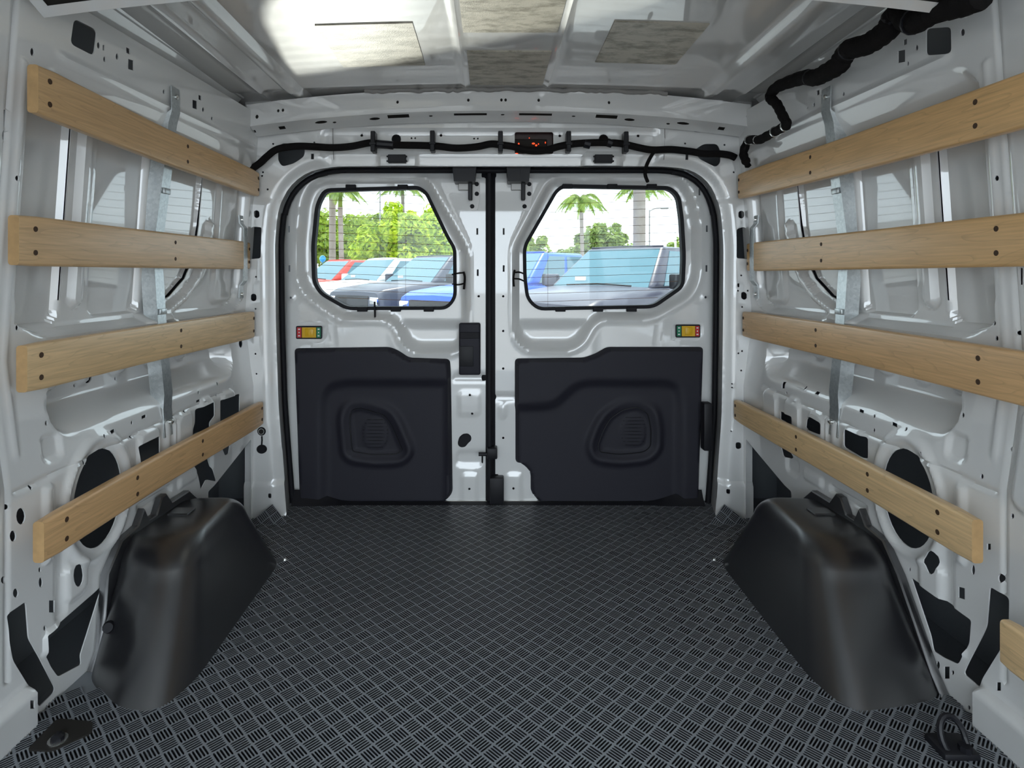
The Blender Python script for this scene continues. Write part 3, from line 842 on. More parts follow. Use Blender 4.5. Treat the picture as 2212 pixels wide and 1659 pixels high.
def build_door(side):
    name = 'door_1' if side < 0 else 'door_2'
    win = round_poly(WIN_L if side < 0 else WIN_R, 16, 4)
    hf = door_h(side)
    if side < 0:
        outline = round_poly([(612, 374), (1049, 374), (1049, 1092), (632, 1092), (622, 900), (612, 700)], 6, 2)
        outline = [(640, 392), (668, 378), (720, 374), (1049, 374), (1049, 1092), (632, 1092), (621, 900), (613, 700), (610, 520), (618, 440)]
    else:
        outline = [(1070, 374), (1440, 374), (1498, 380), (1524, 400), (1543, 450), (1549, 520), (1548, 700), (1542, 900), (1531, 1092), (1076, 1092), (1076, 1024), (1070, 1024)]
    holes = [win] + [rect(x, y, 2, 7) for x, y in (SLOTS_L if side < 0 else SLOTS_R)] + [ell(x, y, 2.6, 2.6) for x, y in (DOTS_L if side < 0 else DOTS_R)]
    geo = sheet(outline, holes, 5.6, hf, door_map, lip=0.002)
    o = struct(mesh(name, geo, M['paint'], smooth=40), 'white rear cargo door on the %s with black lower panel' % ('left' if side < 0 else 'right'))
    # outside skin of the door, open for the glass
    x0 = 606 if side < 0 else 1052; x1 = 1062 if side < 0 else 1556
    sk = sheet([(x0, 366), (x1, 366), (x1, 1096), (x0, 1096)], [win], 30, None, lambda a, b, h: door_map(a, b, h - 0.058))
    mesh('outer_skin', sk, M['skin'], o)
    # window: reveal strip of brown adhesive, glass, rubber gasket with clips, heater lines
    r0 = [Vector(p) for p in door_map(np.array([q[0] for q in win]), np.array([q[1] for q in win]), np.full(len(win), -0.030))]
    r1 = [Vector((p.x, YD + 0.062, p.z)) for p in r0]
    r0.append(r0[0]); r1.append(r1[0])
    mesh('adhesive_strip', loft([r0, r1], closed=False, cap=False), M['adhesive'], o, label='brown adhesive edge inside the window opening')
    gl = inset(win, 2.0)
    pane = mesh('window_pane', plate(gl, lambda a, b, d: dpt(a, b, d), -0.050, -0.046), M['glass'], o, label='clear heated window glass')
    gk_o = win; gk_i = inset(win, 7.5)
    ring = []
    for q, dd in ((gk_o, -0.028), (gk_o, -0.020), (gk_i, -0.022), (gk_i, -0.048)):
        ring.append([dpt(a, b, dd) for a, b in q])
    ring = [r + [r[0]] for r in ring]
    mesh('window_gasket', loft(ring, closed=False, cap=False), M['rubber'], o, label='black rubber window gasket')
    for tx, ty, sgn in ((([755, 868] if side < 0 else [1227, 1325, 1411]), (399 if side < 0 else 398), -1), (([780, 853, 925] if side < 0 else [1212, 1294, 1367]), 672, 1)):
        for x in tx:
            yy = ty + (3 if sgn < 0 else -3)
            mesh('gasket_tab', rbox(dpt(x - 12, yy + 6, -0.027), dpt(x + 12, yy - 6, -0.018) if False else (dpt(x + 12, yy - 7, -0.018)), 0.001, 1) if False else
                 rbox((dpt(x - 11, yy, 0).x, YD + 0.014, dpt(x, yy + 5, 0).z), (dpt(x + 11, yy, 0).x, YD + 0.026, dpt(x, yy - 5, 0).z), 0.0015, 1), M['rubber'], o)
    k = 0
    for y in np.arange(415, 664, 18.0):
        sp = spans(gk_i, y)
        if not sp: continue
        a, b = sp
        sl = -5 if side > 0 else 5
        g = tube([dpt(a + 1, y - sl, -0.0455), dpt((a + b) / 2, y, -0.0455), dpt(b - 1, y + sl, -0.0455)], 0.0007, 4)
        mesh('heater_line', g, M['adhesive'], pane)
    for x in ([875, 820] if False else ([872] if side < 0 else [1186])):
        y0 = 405 if side < 0 else 520
        y1 = 668
        mesh('heater_line', tube([dpt(x, y0, -0.0455), dpt(x, y1, -0.0455)], 0.0005, 4), M['adhesive'], pane)
    return o

def inset(poly, d):      # shrink a loop by d (d > 0 inwards)
    P2 = np.array(poly, float); n = len(P2)
    area = 0.5 * sum(P2[i][0] * P2[(i + 1) % n][1] - P2[(i + 1) % n][0] * P2[i][1] for i in range(n))
    sg = 1 if area > 0 else -1
    out = []
    for i in range(n):
        t = P2[(i + 1) % n] - P2[i - 1]
        q = np.array((-t[1], t[0])) / (np.linalg.norm(t) + 1e-9) * sg
        out.append(tuple(P2[i] + q * d))
    return out

door_1 = build_door(-1)
door_2 = build_door(1)

# black lower trim panels
FOLD_L = [(980, 812), (745, 812), (708, 822), (690, 855), (690, 1120), (980, 1120)]
FOLD_R = [(1100, 866), (1190, 862), (1232, 822), (1262, 812), (1440, 812), (1468, 826), (1476, 860), (1476, 1120), (1100, 1120)]
SPK_L = round_poly([(757, 905), (761, 884), (780, 879), (833, 895), (848, 917), (871, 970), (860, 978), (810, 980), (763, 973)], 9)
SPK_R = round_poly([(1289, 960), (1300, 930), (1316, 902), (1343, 883), (1375, 877), (1397, 890), (1404, 925), (1403, 962), (1388, 974), (1335, 979), (1294, 974)], 9)
def build_panel(side, door):
    pan = PAN_L if side < 0 else PAN_R
    fold = round_poly(FOLD_L if side < 0 else FOLD_R, 20, 3)
    spk = SPK_L if side < 0 else SPK_R
    gc = (812, 935) if side < 0 else (1367, 930)
    def f(a, b):
        h = np.full_like(a, 0.032)
        h -= 0.018 * sm(-sdf(fold, a, b) / 26)
        d = sdf(spk, a, b)
        h += 0.013 * sm(1 - np.abs(d - 16) / 15) * sm((b - 860) / 60 + .25)
        h -= 0.007 * sm(-d / 7)
        e = np.hypot((a - gc[0]) / 30, (b - gc[1]) / 38)
        h += 0.003 * sm((1.0 - e) / 0.15)
        edge = -sdf(pan, a, b)
        h -= 0.028 * sm(1 - edge / 7)
        return h
    g = sheet(pan, [], 4.6, f, door_map)
    p = mesh('trim_panel', g, M['panel'], door, smooth=60, label='black moulded plastic lower door panel')
    # speaker grille bars
    cxg, cyg = gc
    for k in range(-4, 5):
        y = cyg + k * 7.4
        w2 = 28 * math.sqrt(max(0, 1 - ((y - cyg) / 37) ** 2))
        if w2 < 6: continue
        mesh('grille_bar', tube([dpt(cxg - w2, y, 0.0085), dpt(cxg, y, 0.0105), dpt(cxg + w2, y, 0.0085)], 0.0011, 5), M['plastic'], p)
    rim = [dpt(a, b, 0.0155) for a, b in spk]
    mesh('speaker_rim', tube(rim, 0.0022, 6, closed=True), M['plastic'], p)
    return p
build_panel(-1, door_1)
build_panel(1, door_2)

# lock labels
def lock_label(x0, x1, y0, y1, door, flip):
    g = plate(round_poly([(x0, y0), (x1, y0), (x1, y1), (x0, y1)], 3, 3), dpt, -0.004, 0.004)
    lf = mesh('lock_bezel', g, M['plastic'], door, label='lock lever bezel with red, yellow and green fields')
    w_ = x1 - x0
    a, b = x0 + 2.5, x0 + w_ * 0.21
    c, d = x0 + w_ * 0.24, x0 + w_ * 0.78
    e, f_ = x0 + w_ * 0.80, x1 - 2.5
    cols = ('green', 'yellow', 'red') if flip else ('red', 'yellow', 'green')
    for (p, q, m_, dep) in ((a, b, cols[0], .005), (c, d, cols[1], .006), (e, f_, cols[2], .005)):
        mesh({'red': 'red_field', 'yellow': 'lock_lever', 'green': 'green_field'}[m_], box((dpt(p, 0).x, YD - dep, dpt(0, y1 - 3).z), (dpt(q, 0).x, YD - 0.003, dpt(0, y0 + 3).z)), M[m_], lf, smooth=0)
    # dished thumb grip on the lever
    cc, dd = c + (d - c) * 0.24, c + (d - c) * 0.8
    mesh('thumb_grip', rbox((dpt(cc, 0).x, YD - 0.0085, dpt(0, y1 - 6).z), (dpt(dd, 0).x, YD - 0.0055, dpt(0, y0 + 6).z), 0.001, 2), M['yellow'], lf)
    # small white print on the two coloured fields
    for (p, q) in ((a, b), (e, f_)):
        for j, yy in enumerate((y0 + 7, (y0 + y1) / 2, y1 - 7)):
            wq = 2.0 if j != 1 else 1.2
            cxp = (p + q) / 2
            mesh('white_mark', box((dpt(cxp - wq, 0).x, YD - 0.0056, dpt(0, yy + 1.3).z), (dpt(cxp + wq, 0).x, YD - 0.0049, dpt(0, yy - 1.3).z)), M['white_ink'], lf, smooth=0)
lock_label(640, 696, 704, 732, door_1, False)
lock_label(1459, 1512, 701, 729, door_2, True)

# inside release handle on the left door
hb = mesh('release_housing', rbox((dpt(992, 0).x, YD - 0.024, dpt(0, 808).z), (dpt(1038, 0).x, YD + 0.004, dpt(0, 697).z), 0.006, 3), M['panel'], door_1, label='black release handle housing')
mesh('release_lever', rbox((dpt(993, 0).x, YD - 0.027, dpt(0, 789).z), (dpt(1023, 0).x, YD - 0.020, dpt(0, 746).z), 0.0015, 2), M['plastic'], hb)
mesh('finger_pocket', rbox((dpt(994, 0).x, YD - 0.0255, dpt(0, 730).z), (dpt(1036, 0).x, YD - 0.020, dpt(0, 716).z), 0.0012, 1), M['rubber'], hb)
# rubber grommet
gp = [(989, 955), (992, 944), (1000, 937), (1011, 936), (1018, 942), (1018, 951), (1011, 957), (1005, 965), (996, 966), (990, 962)]
mesh('grommet', plate(round_poly(gp, 4), dpt, -0.002, 0.006, 0.003, 1.5), M['rubber'], door_1, label='black oval rubber grommet')
# latch and striker at the meeting edge
mesh('latch_body', rbox((dpt(1052, 0).x, YD - 0.040, dpt(0, 985).z), (dpt(1074, 0).x, YD + 0.010, dpt(0, 962).z), 0.004, 2), M['plastic'], door_2, label='black latch body on the door edge')
mesh('latch_pin', rod(dpt(1034, 977, 0.022), dpt(1054, 977, 0.022), 0.0065, 12), M['plastic'], door_2)
mesh('lower_bumper', rbox((dpt(1058, 0).x, YD - 0.034, dpt(0, 1084).z), (dpt(1088, 0).x, YD + 0.010, dpt(0, 1026).z), 0.004, 2), M['plastic'], door_2, label='black rubber block at the foot of the door edge')
# overlap strip between the doors
st = struct(mesh('trim_4', join(rbox((dpt(1040, 0).x, YD + 0.002, 0.0), (dpt(1072, 0).x, YD + 0.030, dpt(0, 366).z), 0.003, 1), tube([dpt(1057, 1090, 0.006), dpt(1057, 372, 0.006)], 0.0105, 8)), M['rubber'], smooth=50), 'black rubber strip where the two doors meet')

# door check units at the top of the meeting edges
def check_unit(cx, s, door):
    r = [dpt(a, b, 0) for a, b in ((cx - 23, 400), (cx + 24, 372))]
    hsg = mesh('check_housing', loft([[Vector((dpt(cx + q, 0).x, YD - d, dpt(0, y).z)) for q, d in ((-wd, 0.0), (-wd, 0.075), (wd, 0.075), (wd, 0.0))] for y, wd in ((361, 31), (364, 28), (365, 25), (398, 22), (399, 20))], True, True), M['clip'], door, smooth=25, label='black door check housing')
    mesh('bracket', rbox((dpt(cx - 14, 0).x, YD - 0.020, dpt(0, 412).z), (dpt(cx + 12, 0).x, YD + 0.0, dpt(0, 398).z), 0.001, 1), M['steel'], door)
    mesh('check_arm', rbox((dpt(cx + 8 * s + (4 if s > 0 else -0), 0).x - 0.008, YD - 0.034, dpt(0, 434).z), (dpt(cx + 8 * s + (4 if s > 0 else 0), 0).x + 0.006, YD - 0.004, dpt(0, 396).z), 0.002, 1), M['clip'], door)
    pl = [(cx + 10, 384), (cx + 32, 386), (cx + 32, 425), (cx + 27, 452), (cx + 24, 455), (cx + 12, 455), (cx + 10, 436)]
    pm = mesh('check_plate', plate(round_poly(pl, 3, 3), dpt, -0.003, 0.004), M['steel'], door, label='bare steel door check plate')
    for (x, y) in ((cx + 25, 398), (cx + 25, 419), (cx + 15, 446)):
        mesh('bolt', plate(ell(x, y, 4.8, 4.8, 12), dpt, 0.003, 0.007, 0.002, 0.8), M['rubber'], pm)
check_unit(1005, 1, door_1)
check_unit(1118, 1, door_2)

# lock rod of the left door
lr = mesh('lock_knob', join(rod(dpt(809, 688, -0.010), dpt(808, 652, -0.010), 0.0034, 10), rod(dpt(809, 691, -0.012), dpt(809, 687, -0.012), 0.008, 12)), M['rubber'], door_1, label='thin black lock knob rising from the window sill')
# heater wire clips beside the glass
def wire_clip(pts_list, door):
    for i, pts in enumerate(pts_list):
        mesh('heater_wire', tube(smooth_path([dpt(*p) for p in pts], 6), 0.0028 if i else 0.004, 7), M['loom'], door, label='black heater wire beside the glass' if i == 0 else None)
wire_clip([[(1001, 587, .0), (1004, 600, .0), (1002, 625, .0)], [(976, 593, -.03), (990, 590, -.01), (1003, 589, 0)], [(976, 614, -.03), (990, 615, -.01), (1003, 612, 0)]], door_1)
wire_clip([[(1112, 583, .0), (1109, 600, .0), (1110, 619, .0)], [(1134, 592, -.03), (1122, 588, -.01), (1110, 589, 0)], [(1134, 608, -.03), (1122, 603, -.01), (1110, 602, 0)]], door_2)

# lamp opening in the header with its dark lens, header plugs
lens = mesh('lamp_lens', rbox(P(1106, 336, YP + 0.03), P(1202, 279, YP + 0.034), 0.0005, 1) if False else rbox((P(1106, 0, YP).x, YP + 0.030, P(0, 336, YP).z), (P(1202, 0, YP).x, YP + 0.034, P(0, 279, YP).z), 0.001, 1), M['red_lens'], wall_rear, label='dark red brake lamp behind the header opening')
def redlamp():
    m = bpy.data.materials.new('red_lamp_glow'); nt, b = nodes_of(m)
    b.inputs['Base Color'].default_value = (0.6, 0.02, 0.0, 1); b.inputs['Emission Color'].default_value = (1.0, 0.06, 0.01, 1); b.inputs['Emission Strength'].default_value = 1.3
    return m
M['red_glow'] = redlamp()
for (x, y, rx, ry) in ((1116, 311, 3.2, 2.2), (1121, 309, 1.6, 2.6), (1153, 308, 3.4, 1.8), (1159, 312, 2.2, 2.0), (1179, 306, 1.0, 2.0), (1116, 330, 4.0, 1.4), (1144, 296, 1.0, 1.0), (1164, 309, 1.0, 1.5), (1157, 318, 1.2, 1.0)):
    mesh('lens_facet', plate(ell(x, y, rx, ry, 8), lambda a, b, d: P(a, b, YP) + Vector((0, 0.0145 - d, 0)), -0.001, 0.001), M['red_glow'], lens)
mesh('lamp_body', rbox((P(1112, 0, YP).x, YP + 0.016, P(0, 316, YP).z), (P(1183, 0, YP).x, YP + 0.030, P(0, 298, YP).z), 0.003, 1), M['dark'], lens)
for cx in (859, 1302):
    pg = mesh('header_plug', rbox((P(cx - 19, 0, YP).x, YP - 0.020, P(0, 354, YP).z), (P(cx + 19, 0, YP).x, YP - 0.002, P(0, 336, YP).z), 0.0015, 1), M['plastic'], wall_rear, label='black plastic plug in the header')
    for sx in (-20, 20):
        for yy in (340, 350):
            mesh('plug_clip', rbox((P(cx + sx - 2, 0, YP).x, YP - 0.019, P(0, yy + 1.6, YP).z), (P(cx + sx + 2, 0, YP).x, YP - 0.012, P(0, yy - 1.6, YP).z), 0.0005, 1), M['plastic'], pg)
# seams of the header ends
for px in (719, 1436):
    mesh('header_seam', tube([P(px, 272, YP - 0.006), P(px, 300, YP + 0.001), P(px + (2 if px < 1000 else -2), 345, YP + 0.001)], 0.0012, 5), M['sealer'], wall_rear)

# ------------------------------------------------------------------ wiring looms
hz = YP - 0.024
loom = thing('wiring_loom', 'black cloth-taped wiring loom clipped across the header above the doors', 'wiring', (0.0, hz, P(0, 315, hz).z))
pts = [(535, 372), (548, 362), (562, 352), (578, 337), (600, 322), (640, 316), (680, 317), (720, 319), (760, 316), (795, 309), (812, 310), (850, 313), (935, 315), (985, 320), (1030, 317), (1060, 311), (1082, 313), (1110, 317), (1140, 325), (1175, 325), (1205, 317), (1230, 312), (1262, 309), (1300, 308), (1340, 310), (1380, 319), (1410, 324), (1450, 323), (1490, 327), (1520, 332), (1550, 332), (1575, 335), (1589, 341)]
mesh('loom_trunk', tube(smooth_path([P(x, y, hz - (0.006 if 700 < x < 1440 else 0)) for x, y in pts], 5), 0.0115, 10), M['loom'], loom)
for px, yc in ((808, 308), (935, 307), (1081, 308), (1227, 308), (1350, 309)):
    cl = mesh('loom_clip', rbox((P(px - 5, 0, hz).x, hz - 0.022, P(0, yc + 22, hz).z), (P(px + 5, 0, hz).x, hz + 0.016, P(0, yc - 22, hz).z), 0.002, 1), M['clip'], loom, label='black clip holding the loom')
    mesh('clip_tooth', rbox((P(px - 7, 0, hz).x, hz - 0.026, P(0, yc + 8, hz).z), (P(px + 7, 0, hz).x, hz - 0.018, P(0, yc + 3, hz).z), 0.001, 1), M['clip'], cl)
mesh('loom_tail', tube(smooth_path([P(x, y, hz - 0.004) for x, y in ((1414, 326), (1404, 342), (1396, 360), (1394, 378), (1400, 394))], 5), [0.006] * 20 + [0.004], 7), M['loom'], loom, label='loose tail hanging from the loom')
for (a, b) in (((815, 308), (850, 318)), ((1262, 306), (1275, 318)), ((1312, 301), (1322, 318))):
    mesh('tape_wrap', tube([P(a[0], (a[1] + b[1]) / 2 - 2, hz - .006), P(b[0], (a[1] + b[1]) / 2 + 1, hz - .006)], 0.0135, 10), M['clip'], loom)

rl = [(1612, 350, 1.92), (1606, 330, 1.915), (1618, 303, 1.90), (1640, 302, 1.885), (1662, 291, 1.87), (1690, 276, 1.85), (1699, 268, 1.84), (1688, 245, 1.82), (1678, 225, 1.80), (1664, 210, 1.78), (1676, 190, 1.74), (1708, 176, 1.70), (1740, 167, 1.66), (1762, 168, 1.64), (1786, 156, 1.61), (1812, 140, 1.58), (1822, 122, 1.56), (1838, 105, 1.54), (1868, 98, 1.51), (1896, 82, 1.48), (1920, 62, 1.45), (1930, 40, 1.43), (1946, 26, 1.41), (1960, 42, 1.40), (1980, 46, 1.385), (2010, 28, 1.36), (2040, 18, 1.34), (2080, 8, 1.315), (2120, -8, 1.29)]
loom2 = thing('wiring_loom', 'thick black loom snaking along the right roof rail', 'wiring', tuple(P(1664, 210, 1.78)))
path = smooth_path([P(x, y, min(Y, 0.772 * F / (x - VX))) for x, y, Y in rl], 5)
rad = [0.0125 + 0.009 * float(sm((i / len(path) - 0.25) / 0.3)) + 0.0012 * math.sin(i * 2.1) for i in range(len(path))]
mesh('loom_trunk', tube(path, rad, 12), M['loom'], loom2)
for i in (10, 14, 22, 27, 44, 62, 83, 104, 118):
    if i + 1 < len(path):
        mesh('cable_tie', tube([path[i], path[i] + (path[i + 1] - path[i]).normalized() * 0.005], rad[i] + 0.0018, 12), M['bolt'] if i < 30 else M['clip'], loom2, label='pale tape band' if i < 30 else None)
mesh('loom_drop', tube(smooth_path([P(1606, 335, 1.915), P(1613, 350, 1.912), P(1617, 362, 1.91)], 4), [0.010] * 8 + [0.003], 8), M['loom'], loom2)

# ------------------------------------------------------------------ wooden slats
def slatX(s, u, v): return CX + s * (0.815 - 0.02 * float(sm((u - 1.3) / 0.65)) - float(np.interp(v, [0, 0.35, 0.6, 0.85, 1.1, 1.2], [0.042, 0.042, 0.016, 0.0, 0.032, 0.04])))
def build_slat(s, y0, y1, zt0, zb0, zt1, zb1, label, wd, holes_u, end_hole=True):
    root = thing('wooden_slat', label, 'slat', (slatX(s, (y0 + y1) / 2, (zt0 + zb0) / 2), (y0 + y1) / 2, (zb0 + zb1) / 2), 'wooden slats along the van sides')
    T = 0.022
    rings = []
    n = 22
    for i in range(n + 1):
        t = i / n
        u = y0 + (y1 - y0) * t
        zt = zt0 + (zt1 - zt0) * t; zb = zb0 + (zb1 - zb0) * t
        X = slatX(s, u, (zt + zb) / 2)
        if i in (0, n): k = 0.0016
        else: k = 0.0
        r = 0.0055
        sec = []
        for (cx, cz, a0) in ((-r - k, zt - r - k, 0), (-(T - r) + k, zt - r - k, 1), (-(T - r) + k, zb + r + k, 2), (-r - k, zb + r + k, 3)):
            for j in range(4):
                a = PI / 2 * (a0 + j / 3)
                # inward face is +s*... : local x positive points into the van
                sec.append((cx + r * math.cos(a), cz + r * math.sin(a)))
        rings.append([Vector((X - s * q, u, z)) for q, z in sec])
    body = mesh('plank', loft(rings, True, True), WOODS[wd], root, smooth=35)
    body.data.materials.append(M['end_grain'])
    for p in body.data.polygons:
        if abs(p.normal.y) > 0.9: p.material_index = 1
    for u in holes_u:
        t = (u - y0) / (y1 - y0)
        zt = zt0 + (zt1 - zt0) * t; zb = zb0 + (zb1 - zb0) * t
        for fz in (0.27, 0.74):
            z = zb + (zt - zb) * fz
            X = slatX(s, u, (zt + zb) / 2)
            g = join(tube([Vector((X + s * 0.0005, u, z)), Vector((X - s * 0.0004, u, z))], [0.0050, 0.0048], 12))
            sc = mesh('screw', g, M['wood_hole'], root)
    return root
SL = [('top', 1.146, 1.062, 1.118, 1.039), ('second', 0.893, 0.806, 0.8935, 0.806), ('third', 0.674, 0.592, 0.672, 0.586), ('bottom', 0.378, 0.306, 0.383, 0.307)]
Yr = 1.93
build_slat(-1, 1.010, Yr, *SL[0][1:], 'topmost maple slat on the left wall, sloping towards the doors', 0, (1.035, 1.50, 1.922))
build_slat(-1, 1.010, Yr, *SL[1][1:], 'second maple slat from the top on the left wall', 1, (1.045, 1.50, 1.922))
build_slat(-1, 1.010, Yr, *SL[2][1:], 'third maple slat from the top on the left wall, wavy grain', 2, (1.040, 1.50, 1.922))
build_slat(-1, 1.010, Yr, *SL[3][1:], 'lowest maple slat on the left wall, above the wheel arch', 3, (1.062, 1.275, 1.55, 1.918))
build_slat(1, 0.62, Yr, 1.099, 1.013, 1.113, 1.031, 'topmost maple slat on the right wall, running out of view', 4, (1.01, 1.52, 1.922))
build_slat(1, 0.62, Yr, 0.890, 0.806, 0.890, 0.800, 'second slat from the top on the right wall, with small knots', 4, (1.00, 1.52, 1.922))
build_slat(1, 0.62, Yr, 0.672, 0.585, 0.672, 0.590, 'third slat from the top on the right wall, long grain lines', 3, (1.02, 1.52, 1.922))
build_slat(1, 1.000, Yr, 0.386, 0.310, 0.389, 0.323, 'lowest slat on the right wall, straight grain, sawn end showing', 2, (1.075, 1.275, 1.56, 1.918))
build_slat(1, 0.55, 0.945, 0.252, 0.18, 0.252, 0.18, 'short slat end at the right edge, low on the front post', 2, ())

# ------------------------------------------------------------------ galvanised straps behind the slats
def strap(s, label):
    root = thing('slat_strap', label, 'strap', (float(wallX(s, 1.48, 0.42)), 1.48, 0.42), 'galvanised slat straps')
    W = 0.019
    uc = 1.474
    def sx(v): return slatX(s, uc, v) + s * 0.029
    prof = [(1.248, float(wallX(s, uc, 1.24)) - s * 0.006), (1.190, float(wallX(s, uc, 1.20)) - s * 0.010), (1.160, sx(1.160)), (1.08, sx(1.08)), (0.95, sx(0.95)), (0.85, sx(0.85)), (0.74, sx(0.74)), (0.62, sx(0.62)), (0.50, sx(0.50)), (0.465, float(wallX(s, uc, 0.46)) - s * 0.004), (0.395, float(wallX(s, uc, 0.40)) - s * 0.003)]
    front = []
    rings = []
    for i, (z, X) in enumerate(prof):
        dep = 0.003 if i in (0, 1, len(prof) - 1, len(prof) - 2) else 0.034
        if i in (2,): dep = 0.034
        rings.append([Vector((X, uc - W, z)), Vector((X, uc + W, z)), Vector((X + s * dep, uc + W, z)), Vector((X + s * dep, uc - W, z))])
    mesh('channel', loft(rings, True, True), M['galv'], root, smooth=20)
    for z in (1.225, 0.43):
        X = float(wallX(s, uc, z)) - s * 0.008
        b = mesh('bolt', tube([Vector((X + s * .003, uc, z)), Vector((X - s * .004, uc, z)), Vector((X - s * .006, uc, z))], [0.0065, 0.006, 0.003], 12), M['bolt'], root)
    for z in (0.995, 0.700):
        X = sx(z)
        mesh('dimple', rbox((min(X, X - s * .006), uc - 0.015, z - 0.007), (max(X, X - s * .006), uc + 0.015, z + 0.007), 0.002, 2), M['galv'], root)
strap(-1, 'galvanised upright strap behind the left slats')
strap(1, 'galvanised upright strap behind the right slats')
def bracket(s, label):
    root = thing('slat_bracket', label, 'bracket', (CX + s * 0.80, 1.895, 0.74), 'rear slat brackets')
    X = CX + s * 0.799
    rings = []
    for z, dx in ((0.975, 0.010), (0.950, 0.008), (0.935, -0.004), (0.77, -0.004), (0.755, 0.008), (0.715, 0.010)):
        x = X + s * dx
        rings.append([Vector((x, 1.878, z)), Vector((x, 1.906, z)), Vector((x + s * .004, 1.906, z)), Vector((x + s * .004, 1.878, z))])
    mesh('strip', loft(rings, True, True), M['galv'], root, smooth=20)
    for z in (0.962, 0.728):
        x = X + s * 0.010
        mesh('bolt', tube([Vector((x, 1.892, z)), Vector((x - s * .006, 1.892, z))], [0.0055, 0.004], 10), M['bolt'], root)
bracket(-1, 'short zinc bracket joining the left slats at the rear pillar')
bracket(1, 'short zinc bracket joining the right slats at the rear pillar')

# ------------------------------------------------------------------ wheel arch covers
def arch_cover(s, label):
    def X(x): return CX + s * x
    root = thing('wheel_arch_cover', label, 'arch cover', (X(0.70), 1.38, 0.0), 'wheel arch covers')
    N = 20
    fr = 1.115 if s > 0 else 1.19
    bot = [(0.803, 1.66), (0.615, 1.665), (0.598, 1.62), (0.594, 1.16), (0.622, 1.075), (0.70, 1.085), (0.828, fr)]
    top = [(0.803, 1.550), (0.690, 1.555), (0.668, 1.525), (0.662, 1.33), (0.676, 1.296), (0.712, 1.282), (0.818, 1.285)]
    b = round_poly(bot, 0.055, 6); t = round_poly(top, 0.05, 6)
    rings = []
    Hh = 0.222
    for k in range(N + 1):
        q = k / N
        # straight flank, then a generous roll onto the top
        if q < 0.5:
            m = q / 0.5; mix = 0.74 * m; z = Hh * 0.77 * m
        else:
            a = (q - 0.5) / 0.5 * PI / 2
            mix = 0.74 + 0.11 * math.sin(a) + 0.40 * (1 - math.cos(a)); z = Hh * (0.77 + 0.23 * math.sin(a))
        rings.append([Vector((X(b[i][0] * (1 - mix) + t[i][0] * mix), b[i][1] * (1 - mix) + t[i][1] * mix, z)) for i in range(len(b))])
    body = mesh('cover_shell', loft(rings, True, True), M['arch'], root, smooth=60)
    # wall flange: follows the arch and carries two tabs
    fl_ = [(fr + 0.005, 0.0), (fr + 0.03, 0.03), (1.235, 0.175), (1.280, 0.226), (1.335, 0.234), (1.356, 0.264), (1.374, 0.232), (1.402, 0.232), (1.422, 0.264), (1.442, 0.266), (1.464, 0.238), (1.54, 0.238), (1.585, 0.20), (1.63, 0.10), (1.645, 0.0)]
    g = plate(fl_, lambda a, c, d: Vector((float(wallX(s, a, 0.2)) - s * (d + 0.012), a, c)), -0.010, 0.006, 0.003, 0.003)
    mesh('wall_flange', g, M['arch'], root, smooth=40, label='black flange with two tabs against the van side')
    mesh('moulded_clip', rbox((min(X(0.74), X(0.79)), 1.42, 0.214), (max(X(0.74), X(0.79)), 1.46, 0.226), 0.002, 1), M['arch'], root)
    for (x, y, z) in ((0.790, 1.200, 0.085),):
        mesh('push_rivet', tube([Vector((X(x), y + 0.006, z)), Vector((X(x - .004), y - 0.004, z + .004))], [0.012, 0.009], 12), M['rubber'], root)
    for y, xx in ((1.655, 0.590),):
        mesh('floor_screw', tube([Vector((X(xx), y, 0.003)), Vector((X(xx), y, 0.010))], [0.008, 0.005], 10), M['bolt'], root)
arch_cover(-1, 'black plastic wheel arch cover on the left of the floor')
arch_cover(1, 'black plastic wheel arch cover on the right of the floor')

# ------------------------------------------------------------------ rubber floor mat with basket-weave tread
A = 0.0285
matroot = thing('floor_mat', 'dark grey rubber floor mat with a diagonal basket-weave tread', 'floor mat', (CX, 1.4, 0.0))
def tread_tile():
    """one square cell with five recessed slots; slots run along local x"""
    L = A / 2; l = A * 0.46; e = A * 0.09; w_ = A * 0.056; zt, zb = 0.0060, 0.0016
    V, Fc = [], []
    def add(p): V.append(p); return len(V) - 1
    cs = [A * (-0.384 + 0.192 * k) for k in range(5)]
    xs_ = [-L, -l, -l + e, l - e, l, L]
    lines = [[add((x, -L, zt)) for x in xs_]]
    slots = []
    for c_ in cs:
        lo = [add((-L, c_, zt)), add((-l, c_, zt)), add((-l + e, c_ - w_, zt)), add((l - e, c_ - w_, zt)), add((l, c_, zt)), add((L, c_, zt))]
        hi = [lo[0], lo[1], add((-l + e, c_ + w_, zt)), add((l - e, c_ + w_, zt)), lo[4], lo[5]]
        slots.append((lo, hi)); lines += [lo, hi]
    lines.append([add((x, L, zt)) for x in xs_])
    for i in range(0, len(lines), 2):
        a, b = lines[i], lines[i + 1]
        for k in range(5): Fc.append((a[k], a[k + 1], b[k + 1], b[k]))
    for lo, hi in slots:
        loop = [lo[1], lo[2], lo[3], lo[4], hi[3], hi[2]]
        bt = [add((V[i][0] * 0.97, V[i][1], zb)) for i in loop]
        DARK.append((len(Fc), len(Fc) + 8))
        for k in range(6):
            k2 = (k + 1) % 6
            Fc.append((loop[k2], loop[k], bt[k], bt[k2]))
        Fc.append((bt[0], bt[1], bt[2], bt[3])); Fc.append((bt[0], bt[3], bt[4], bt[5]))
    return V, Fc
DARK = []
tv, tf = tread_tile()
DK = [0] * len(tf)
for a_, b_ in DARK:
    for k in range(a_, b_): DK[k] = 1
tile_me = bpy.data.meshes.new('tread_tile')
tile_me.from_pydata(tv, [], tf)
tile_me.materials.append(M['mat']); tile_me.materials.append(M['groove'])
